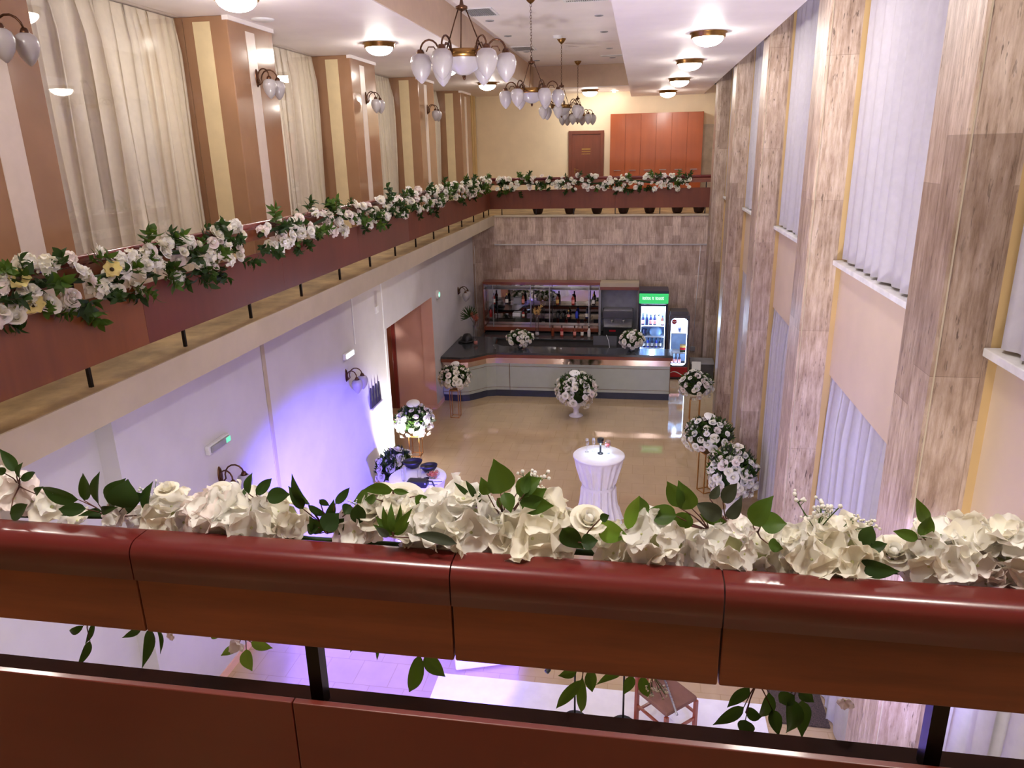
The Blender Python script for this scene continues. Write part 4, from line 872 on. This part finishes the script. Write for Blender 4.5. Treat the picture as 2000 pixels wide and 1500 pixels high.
for k in range(40):
    c = V((rr.gauss(0, .035), rr.gauss(0, .035), .04 + rr.random() * .035)); M = Euler((rr.uniform(0, 3), rr.uniform(0, 3), 0)).to_matrix(); B.tube([c + M @ V((.02 * math.cos(q), .016 * math.sin(q), 0)) for q in [i * PI / 4 for i in range(9)]], .005, 4, False)
o = B.build('pretzels', 'pretzel', None, (-2.86, 9.48, 1.102)); tag(o, 'heap of brown pretzels filling the clear bowl', 'snack', None, 'stuff')
B = MB(); B.lathe([(0, 0), (.03, 0), (.042, .2), (.036, .2), (.026, .01), (0, .01)], (0, 0, 0), 18); o = B.build('tall_tumbler', 'clear_glass', None, (-3.25, 9.33, 1.102)); tag(o, 'tall clear tumbler at the left of the side table', 'glass')
B = MB(); B.lathe([(0, 0), (.028, 0), (.034, .14), (0, .14)], (0, 0, 0), 14); o = B.build('straw_cup', 'clear_glass', None, (-3.06, 9.46, 1.102)); tag(o, 'small clear cup in the middle of the side table', 'cup')
for k, (x, y) in enumerate(((-3.02, 9.5), (-2.95, 9.44))):
    B = MB(); B.lathe([(0, 0), (.04, 0), (.042, .006), (0, .008)], (0, 0, 0), 18); o = B.build('round_coaster', 'glass_navy', None, (x, y, 1.244 if k == 0 else 1.102)); tag(o, 'dark round lid %s' % ('on the small clear cup' if k == 0 else 'lying beside the small clear cup'), 'lid')
for k, (x, y, a) in enumerate(((-2.82, 9.38, .15), (-2.86, 9.28, .05))):
    o = MB().box((-.11, -.035, 0), (.11, .035, .012), .003).build('napkin', 'paper', None, (x, y, 1.102), (0, 0, a)); tag(o, 'folded white napkin on the side table edge, %s' % ('nearer the pretzels' if k == 0 else 'farther from the pretzels'), 'napkin', 'napkins on the side table')
    B = MB(); B.tube([(-.1, 0, 0), (.1, 0, 0)], .004, 5); o = B.build('pen', 'black_plastic', None, (x + .03, y - .04, 1.119), (0, 0, a)); o.location.z = 1.107; tag(o, 'black pen beside the napkin %s the pretzels' % ('near' if k == 0 else 'away from'), 'pen')
bg = thing('black_bag', 'black bag lying on the front edge of the side table', 'bag', (-2.98, 9.18, 1.102)); B = MB(); B.box((-.17, -.09, 0), (.13, .08, .1), .03); B.build('bag_body', 'black_plastic', bg); B = MB(); B.tube([(.1, .0, .08), (.2, -.03, .1), (.24, -.05, .02)], .012, 6); B.build('strap', 'black_plastic', bg)

# ------------------------------------------------------------------ wall things
def acorn(R, H): return [(R * .5, 0), (R * .82, -H * .08), (R, -H * .28), (R * .97, -H * .42), (R * .78, -H * .66), (R * .42, -H * .87), (R * .12, -H * .98), (0, -H)]
def sconce_arm(par, side, s=1.0, drop=.0):
    B = MB(); P = []
    for k in range(9):
        a = PI * (1.15 - 1.15 * k / 8); P.append(V((.13 + .09 * math.cos(a), side * (.03 + .085 * k / 8), .0 + .1 * math.sin(a))))
    B.tube([V((.0, side * .02, -.08)), V((.03, side * .025, -.07))] + P, .009, 7)
    e = P[-1]; B.lathe([(0, .02), (.02, .018), (.032, -.005), (.034, -.03), (.028, -.035)], (e.x, e.y, e.z - .01), 12); o = B.build('arm', 'bronze', par)
    B = MB(); B.lathe(acorn(.085, .23), (e.x, e.y, e.z - .03), 18); B.build('glass_shade', 'shade_glass', o)
def sconce(label, x, y, z, group, rz=0):
    s = thing('wall_lamp', label, 'wall lamp', (x, y, z), rz, group)
    B = MB(); B.lathe([(0, .02), (.03, .02), (.04, .006), (.042, 0)], (0, 0, 0), 16, Matrix.Rotation(PI / 2, 3, 'Y'), 2.6, 1); B.build('wall_plate', 'bronze', s)
    for sd in (-1, 1): sconce_arm(s, sd)
for k, (a, l) in enumerate(((5.27, 'nearest to the camera'), (9.36, 'on the second brown pillar'), (13.26, 'on the third brown pillar'), (17.2, 'on the fourth brown pillar'))):
    sconce('two armed bronze wall lamp with frosted shades, gallery level, ' + l, XF + .006, a + .0, 6.56, 'bronze gallery wall lamps')
for (y, z, l) in ((6.77, 2.28, 'below the green emergency light'), (10.45, 2.32, 'below the lit white emergency lamp'), (17.9, 2.3, 'above the left end of the bar')):
    sconce('two armed bronze lamp on the lower left wall ' + l, XL, y, z, 'bronze lower wall lamps')
def emerg(label, y, z, glow, L=.36):
    e = thing('emergency_light', label, 'emergency light', (XL, y, z)); MB().box((0, -L / 2, -.05), (.05, L / 2, .05), .008).build('housing', 'white_plastic', e); MB().box((.05, -L / 2 + .03, -.038), (.068, L / 2 - .03, .038), .01).build('diffuser', 'emergency_glow' if glow else 'grey_plastic', e)
    if not glow: MB().box((.052, L / 2 - .11, -.03), (.072, L / 2 - .02, .03), .006).build('indicator', 'exit_glow', e)
emerg('grey emergency light with a green glow low on the left wall', 6.78, 2.65, False, .42); emerg('lit white emergency lamp on the left wall above the wall lamp', 10.56, 2.63, True)
ex = thing('exit_sign', 'round green lit exit sign on the left wall near the bar', 'sign', (XL, 15.93, 2.57)); B = MB(); B.lathe([(0, .05), (.09, .05), (.1, .03), (.1, 0)], (0, 0, 0), 20, Matrix.Rotation(PI / 2, 3, 'Y')); B.build('housing', 'white_plastic', ex); B = MB(); B.lathe([(0, .056), (.06, .056), (.06, .05)], (0, .02, 0), 16, Matrix.Rotation(PI / 2, 3, 'Y')); B.build('green_face', 'exit_glow', ex); MB().box((.057, -.05, -.03), (.062, -.01, .03)).build('arrow', 'sign_white', ex)
vt = thing('wall_ornament', 'grey wall ornament of four tall pointed slots beside the passage', 'ornament', (XL, 11.6, 1.45)); MB().box((0, -.27, -.03), (.06, .27, .0), .004).build('ledge', 'white_plastic', vt)
for k in range(4):
    y = -.2 + k * .133; B = MB(); B.prism([(y - .055, 0), (y + .055, 0), (y + .02, .3), (y, .36), (y - .02, .3)], 0, .03, 'x'); B.build('slot', 'dark_steel', vt)
o = MB().box((0, -.06, -.06), (.03, .06, .06), .006).build('junction_box', 'white_plastic', None, (XL, 12.0, 3.05)); tag(o, 'white junction box high on the left wall near the passage', 'box')

# ------------------------------------------------------------------ far gallery: door, cabinet, planters
d = thing('door_2', None, None, (-1.64, YG, GZ)); tag(d, kind='structure')
B = MB(); B.box((-.52, -.06, 0), (-.42, 0, 2.16), .006).box((.42, -.06, 0), (.52, 0, 2.16), .006).box((-.42, -.06, 2.06), (.42, 0, 2.16), .006); B.build('door_frame', 'door_wood', d); MB().box((-.42, -.03, .01), (.42, -.005, 2.06)).build('door_leaf', 'door_wood', d)
B = MB(); B.box((-.13, -.035, 1.62), (.13, -.03, 1.66)).box((-.13, -.035, 1.56), (.13, -.03, 1.585)); 
for k in range(7): B.box((-.13 + k * .038, -.035, 1.49), (-.108 + k * .038, -.03, 1.52))
B.build('door_sign', 'door_sign_gold', d)
B = MB(); B.tube([(-.33, -.03, 1.05), (-.33, -.07, 1.05), (-.22, -.07, 1.05)], .01, 6); B.box((-.35, -.036, .95), (-.31, -.03, 1.1)); B.build('door_handle', 'brass', d)
wc = thing('wide_cabinet', 'wide orange wood cabinet with six tall doors on the far gallery', 'cabinet', (-.92, 22.55, GZ)); MB().box((0, .02, 0), (2.6, .44, 2.58)).build('body', 'cabinet_orange', wc)
for k in range(6):
    x = k * 2.6 / 6; o = MB().box((x + .004, -.002, .05), (x + 2.6 / 6 - .004, .02, 2.56), .003).build('door', 'cabinet_orange', wc); MB().box((x + .12, -.025, 1.02), (x + .32, -.004, 1.035)).build('handle', 'steel', o)
gp = MB().box((0, -.02, 0), (.42, 0, 2.25), .003).build('wall_panel', 'grey_panel', None, (1.69, YG, GZ)); tag(gp, 'plain grey wall panel right of the orange cabinet', 'panel')
pl_x = [-2.72, -1.86, -1.14, -.44, .24, .95, 1.5]
for k, x in enumerate(pl_x):
    p = thing('planter', '%s dark planter behind the far gallery railing' % ['leftmost', 'second', 'third', 'fourth', 'fifth', 'sixth', 'rightmost'][k] + (' counting from the left' if 0 < k < 6 else ''), 'planter', (x, YB + .42, GZ), 0, 'dark planters on the far gallery')
    B = MB(); B.lathe([(0, 0), (.1, 0), (.12, .03), (.17, .2), (.185, .24), (.17, .24), (.15, .21), (0, .21)], (0, 0, 0), 20); B.build('pot', 'planter_brown', p); B = MB(); B.lathe([(0, .22), (.15, .212)], (0, 0, 0), 16); B.build('soil', 'dark_soil', p)

# ------------------------------------------------------------------ ceiling things
def dome(label, x, y, z):
    l = thing('ceiling_lamp', label, 'ceiling lamp', (x, y, z), 0, 'brass rimmed dome ceiling lamps')
    B = MB(); B.lathe([(0, 0), (.245, 0), (.245, -.012), (.222, -.022), (.226, -.062), (.215, -.068), (.2, -.066)], (0, 0, 0), 32); B.build('brass_rim', 'brass', l)
    B = MB(); B.lathe([(.2 * math.cos(PI / 2 * k / 7), -.06 - .115 * math.sin(PI / 2 * k / 7)) for k in range(7)] + [(0, -.175)], (0, 0, 0), 24); B.build('glass_dome', 'lamp_glow', l)
for l, x, y in (('lit dome lamp at the top left over the gallery', -4.12, 7.75), ('lit dome lamp over the left gallery beside the third brown pillar', -3.93, 11.55), ('lit dome lamp over the left gallery seen past the near chandelier', -3.75, 14.9), ('lit dome lamp over the left gallery near the far corner', -3.7, 18.6), ('lit dome lamp before the far wall beyond the chandeliers', -1.47, 21.9)): dome(l, x, y, CL)
for l, x, y in (('nearest lit dome lamp in the right ceiling strip', .82, 11.0), ('second lit dome lamp in the right ceiling strip', .77, 14.2), ('third lit dome lamp in the right ceiling strip', .76, 17.7), ('farthest lit dome lamp in the right ceiling strip', .62, 21.2)): dome(l, x, y, CR)
dome('lit dome lamp over the balcony above the viewer', -.9, .8, CR); dome('added unseen dome lamp over the balcony right of the viewer', 1.1, .85, CR); dome('lit dome lamp above the balcony left side', -4.1, 3.6, CL); dome('lit dome lamp above the balcony near the right windows', .8, 7.5, CR); dome('lit dome lamp above the balcony right side', .8, 3.6, CR)  # dome right of the viewer is unseen, added to brighten the near flowers
for l, x, y in (('added unseen dome lamp under the balcony, left', -2.6, .3), ('added unseen dome lamp under the balcony, right', .6, .3)): dome(l, x, y, 3.755)  # unseen domes added as fill for the lower hall
def chandelier(label, x, y, rz):
    c = thing('chandelier', label, 'chandelier', (x, y, 6.47), rz, 'bronze chandeliers with frosted acorn shades')
    top = CC - 6.47
    B = MB(); B.lathe([(0, top), (.09, top), (.088, top - .015), (.05, top - .07), (.012, top - .1), (0, top - .1)], (0, 0, 0), 18); B.build('canopy', 'brass', c)
    B = MB(); z = top - .1; k = 0
    while z > .46:
        M = Matrix.Rotation(PI / 2 * (k % 2), 3, 'Z'); B.tube([V((0, 0, z - .022)) + M @ V((.011 * math.cos(q), 0, .024 * math.sin(q))) for q in [i * PI / 4 for i in range(9)]], .0035, 4, False); z -= .038; k += 1
    B.build('chain', 'bronze', c)
    B = MB(); B.lathe([(0, .47), (.012, .46), (.02, .42), (.055, .405), (.055, .385), (.02, .37), (0, .36)], (0, 0, 0), 12); B.build('hub', 'bronze', c)
    B = MB(); B.lathe([(.2, .035), (.215, .035), (.215, -.035), (.2, -.035), (.2, .035)], (0, 0, 0), 36); B.build('ring', 'brass', c)
    B = MB(); B.lathe([(.2, -.03), (.175, -.075), (.12, -.13), (.05, -.17), (0, -.18)], (0, 0, 0), 28); o = B.build('glass_bowl', 'shade_glass', c); B = MB(); B.lathe([(0, -.17), (.02, -.18), (.012, -.21), (0, -.22)], (0, 0, 0), 10); B.build('finial', 'bronze', o)
    for k in range(3):
        a = 2 * PI * k / 3 + .4; B = MB(); B.tube([(.04 * math.cos(a), .04 * math.sin(a), .39), (.205 * math.cos(a), .205 * math.sin(a), .03)], .006, 6); B.build('rod', 'bronze', c)
    for k in range(6):
        a = 2 * PI * k / 6; R = Matrix.Rotation(a, 3, 'Z'); B = MB(); P = []
        for q in range(9):
            b_ = PI * (1 - q / 8); P.append(R @ V((.31 + .085 * math.cos(b_), 0, .03 + .1 * math.sin(b_))))
        B.tube([R @ V((.21, 0, -.03)), R @ V((.222, 0, 0))] + P, .009, 7)
        B.tube([R @ V((.24, 0, .02)), R @ V((.27, 0, .07)), R @ V((.32, 0, .07)), R @ V((.34, 0, .03))], .006, 6)
        e = P[-1]; B.lathe([(0, .02), (.025, .018), (.036, -.005), (.038, -.03)], (e.x, e.y, e.z), 12); o = B.build('arm', 'bronze', c)
        B = MB(); B.lathe(acorn(.098, .255), (e.x, e.y, e.z - .02), 22); B.build('glass_shade', 'shade_glass', o)
for l, y, rz in (('nearest bronze chandelier hanging at the top of the hall', 7.25, .25), ('second bronze chandelier down the hall', 11.75, .1), ('third bronze chandelier down the hall', 16.1, .45), ('farthest bronze chandelier before the far gallery wall', 20.1, .3)): chandelier(l, -1.66, y, rz)
def spot(label, x, y):
    s = thing('recessed_spotlight', label, 'spotlight', (x, y, CC), 0, 'recessed spotlights in the coffer'); B = MB(); B.lathe([(0, -.004), (.05, -.004), (.06, -.012), (.072, -.01), (.075, 0)], (0, 0, 0), 18); B.build('rim', 'grey_plastic', s); B = MB(); B.lathe([(0, -.0045), (.05, -.0045)], (0, 0, 0), 16); B.build('lens', 'black_plastic', s)
wd = ['first', 'second', 'third', 'fourth']
for k, y in enumerate((13.6, 15.4, 17.85, 19.6)): spot('%s small dark ceiling spotlight along the left edge of the coffer' % wd[k], -2.63, y); spot('%s small dark ceiling spotlight along the right edge of the coffer' % wd[k], -.78, y + .05)
def vent(label, x, y, w, d_, white=True):
    v = thing('ceiling_vent', label, 'vent', (x, y, CC), 0, 'air vents in the coffer'); B = MB(); B.box((-w / 2, -d_ / 2, -.012), (w / 2, -d_ / 2 + .04, 0)).box((-w / 2, d_ / 2 - .04, -.012), (w / 2, d_ / 2, 0)).box((-w / 2, -d_ / 2 + .04, -.012), (-w / 2 + .04, d_ / 2 - .04, 0)).box((w / 2 - .04, -d_ / 2 + .04, -.012), (w / 2, d_ / 2 - .04, 0)); B.build('frame', 'white_plastic', v)
    MB().box((-w / 2 + .04, -d_ / 2 + .04, -.004), (w / 2 - .04, d_ / 2 - .04, 0)).build('backing', 'black_plastic' if not white else 'grey_plastic', v); B = MB()
    n = int(w / .035)
    for k in range(n): q = -w / 2 + .04 + (w - .08) * (k + .5) / n; B.box((q - .006, -d_ / 2 + .04, -.012), (q + .006, d_ / 2 - .04, -.003))
    B.build('louvres', 'white_plastic' if not white else 'grey_plastic', v)
vent('square air vent beside the nearest chandelier rods', -2.62, 12.75, .5, .7); vent('square air vent left of the second chandelier', -2.62, 17.3, .5, .7); vent('slotted dark air vent at the right edge of the coffer', -.72, 19.25, .66, .24, False); vent('slotted dark air vent at the top of the picture', -.9, 12.25, .66, .2, False)
B = MB(); B.lathe([(0, -.05), (.07, -.05), (.09, -.03), (.09, 0)], (0, 0, 0), 20); o = B.build('smoke_detector', 'white_plastic', None, (-1.7, 15.7, CC)); tag(o, 'white smoke detector on the coffer ceiling', 'detector')
B = MB(); B.lathe([(0, -.02), (.12, -.02), (.14, -.005), (.14, 0)], (0, 0, 0), 24); o = B.build('ceiling_speaker', 'white_plastic', None, (-4.58, 9.2, CL)); tag(o, 'flat round white speaker on the ceiling by the second brown pillar', 'speaker')
B = MB(); B.lathe([(0, -.05), (.03, -.045), (.04, -.02), (.04, 0)], (0, 0, 0), 12); o = B.build('small_spotlight', 'lamp_glow', None, (-.84, 22.6, CL)); tag(o, 'tiny lit spotlight on the ceiling above the orange cabinet', 'spotlight')

# ------------------------------------------------------------------ stage area below the balcony
o = MB().box((-2.08, 3.2, .001), (1.42, 6.7, .012), .003).build('white_carpet', 'white_cloth'); tag(o, 'white carpet on the floor under the balcony', 'carpet')
wt = thing('draped_box_table', 'box shaped table under a white cloth beside the white carpet', 'table', (-1.9, 6.74, 0), .33)
B = MB(); B.box((0, 0, .02), (.72, .7, .72), .02); B.build('tablecloth', 'tablecloth_cloth', wt)
ch = thing('wooden_chair', 'reddish wooden chair with brown seat on the white carpet', 'chair', (.4, 6.17, .012), .75)
MB().box((-.21, -.21, .42), (.21, .21, .47), .02).build('seat', 'chair_fabric', ch)
for sx_, sy_ in ((-1, -1), (1, -1)): MB().box((sx_ * .2 - .017, sy_ * .2 - .017, 0), (sx_ * .2 + .017, sy_ * .2 + .017, .42)).build('leg', 'chair_wood', ch)
for sx_ in (-1, 1): MB().box((sx_ * .2 - .017, .19, 0), (sx_ * .2 + .017, .225, .95)).build('leg', 'chair_wood', ch)
B = MB()
for sy_ in (-.2, .2): B.box((-.2, sy_ - .01, .2), (.2, sy_ + .01, .225))
for sx_ in (-.2, .2): B.box((sx_ - .01, -.2, .26), (sx_ + .01, .2, .285))
B.build('stretcher', 'chair_wood', ch)
MB().box((-.2, .195, .85), (.2, .22, .93), .004).build('back_rail', 'chair_wood', ch)
for k in range(5): MB().box((-.13 + k * .06, .2, .47), (-.115 + k * .06, .215, .86)).build('back_slat', 'chair_wood', ch)
fl = thing('flute', 'silver flute lying across the brown chair seat', 'flute', (.43, 6.14, .483), -1.36); B = MB(); B.tube([(-.27, 0, 0), (.27, 0, 0)], .011, 8); B.build('tube', 'steel', fl); B = MB()
for k in range(9): B.ball((-.2 + k * .04, 0, .012), .01, 6, 4)
B.build('keys', 'steel', fl)
def mic(label, x, y, h, dx, dy):
    s = thing('microphone_stand', label, 'microphone', (x, y, .012)); B = MB(); B.lathe([(0, 0), (.12, 0), (.12, .015), (.02, .025), (0, .025)], (0, 0, 0), 18); B.build('base', 'black_metal', s); B = MB(); B.tube([(0, 0, .02), (0, 0, h)], .01, 8); B.build('pole', 'black_metal', s)
    B = MB(); B.tube([(-dx * .5, -dy * .5, h + .06), (dx, dy, h - .04)], .009, 6); B.build('boom', 'dark_steel', s); B = MB(); d_ = V((dx, dy, -.1)).normalized(); e = V((dx, dy, h - .04)); B.tube([e, e + d_ * .05, e + d_ * .15, e + d_ * .16, e + d_ * .2], [.012, .016, .02, .026, .024], 10); B.build('microphone', 'black_plastic', s)
mic('black microphone stand beside the wooden chair', -.02, 6.2, .95, .22, -.1); mic('black microphone stand with slim microphone left of the chair', -.51, 6.2, .95, -.14, -.2)
o = MB().box((1.5, 6.45, 0), (2.04, 7.3, .02), .004).build('doormat', 'doormat'); tag(o, 'dark speckled doormat between the right stone pillars', 'mat')

# ------------------------------------------------------------------ lights
def spotlight(name, loc, target, energy, color, angle, blend=.5, size=.08):
    L = bpy.data.lights.new(name, 'SPOT'); L.energy = energy; L.color = color; L.spot_size = math.radians(angle); L.spot_blend = blend; L.shadow_soft_size = size
    o = bpy.data.objects.new(name, L); COL.objects.link(o); o.location = loc; o.rotation_euler = (V(target) - V(loc)).to_track_quat('-Z', 'Y').to_euler(); return o
def point(name, loc, energy, color, size=.1):
    L = bpy.data.lights.new(name, 'POINT'); L.energy = energy; L.color = color; L.shadow_soft_size = size; o = bpy.data.objects.new(name, L); COL.objects.link(o); o.location = loc; return o
spotlight('blue_spot', (1.2, 1.6, 3.0), (-4.47, 9.1, .7), 11000, (.13, .1, 1), 25, 1.0)
spotlight('blue_floor_spot', (-1.8, 2.2, 2.8), (-2.5, 6.8, 0), 2600, (.14, .1, 1), 30, .25)
spotlight('white_uplight', (-4.1, 11.75, .12), (-4.4, 12.6, 1.8), 210, (1, .95, .88), 110, .8, .05)
spotlight('blue_table_spot', (-1.2, 1.7, 3.1), (-3.1, 9.4, 1.1), 900, (.13, .1, 1), 9, .4)
spotlight('ceiling_bounce_fill', (-.6, 2.2, .5), (-.9, 8.6, 7.4), 780, (1, .94, .96), 66, .9, .4)  # added spot standing in for light bounced off the carpet onto the ceiling
spotlight('hall_fill', (.9, 1.6, 2.7), (.2, 14, 4.5), 60, (1, .94, .96), 90, .9, .3)  # added fill for the ceiling and the pillar faces towards the camera
spotlight('wall_wash', (-.6, 1.5, 3.0), (-4.4, 5.2, 1.8), 110, (.94, .92, 1), 60, .9, .2)
spotlight('pillar_bounce_fill', (-3.3, 1.8, 2.8), (1.7, 8.5, 3.4), 220, (1, .95, .95), 74, .8, .3)  # added fill on the pillar sides in place of left wall bounce
spotlight('violet_spot', (1.2, 3.0, 3.2), (2.0, 9.0, .8), 150, (.45, .42, 1), 70, .8)
point('tall_fridge_light', (.4, 18.68, 1.7), 14, (.55, .72, 1), .03)
point('short_fridge_light', (1.04, 18.42, 1.45), 10, (.7, .86, 1), .03)
w = bpy.data.worlds.new('world'); SC.world = w; w.use_nodes = True
w.node_tree.nodes['Background'].inputs[0].default_value = (.6, .55, .6, 1); w.node_tree.nodes['Background'].inputs[1].default_value = .02

vs = SC.view_settings; vs.view_transform = 'Standard'; vs.look = 'None'; vs.gamma = 1; vs.use_curve_mapping = False; vs.exposure = 1.57
cy = SC.cycles; cy.max_bounces = 7; cy.diffuse_bounces = 4; cy.glossy_bounces = 4; cy.transparent_max_bounces = 12; cy.transmission_bounces = 6; cy.use_denoising = True; cy.use_adaptive_sampling = True; cy.adaptive_threshold = .05; cy.adaptive_min_samples = 16
cy.sample_clamp_indirect = 6; cy.caustics_reflective = False; cy.caustics_refractive = False; cy.blur_glossy = .5
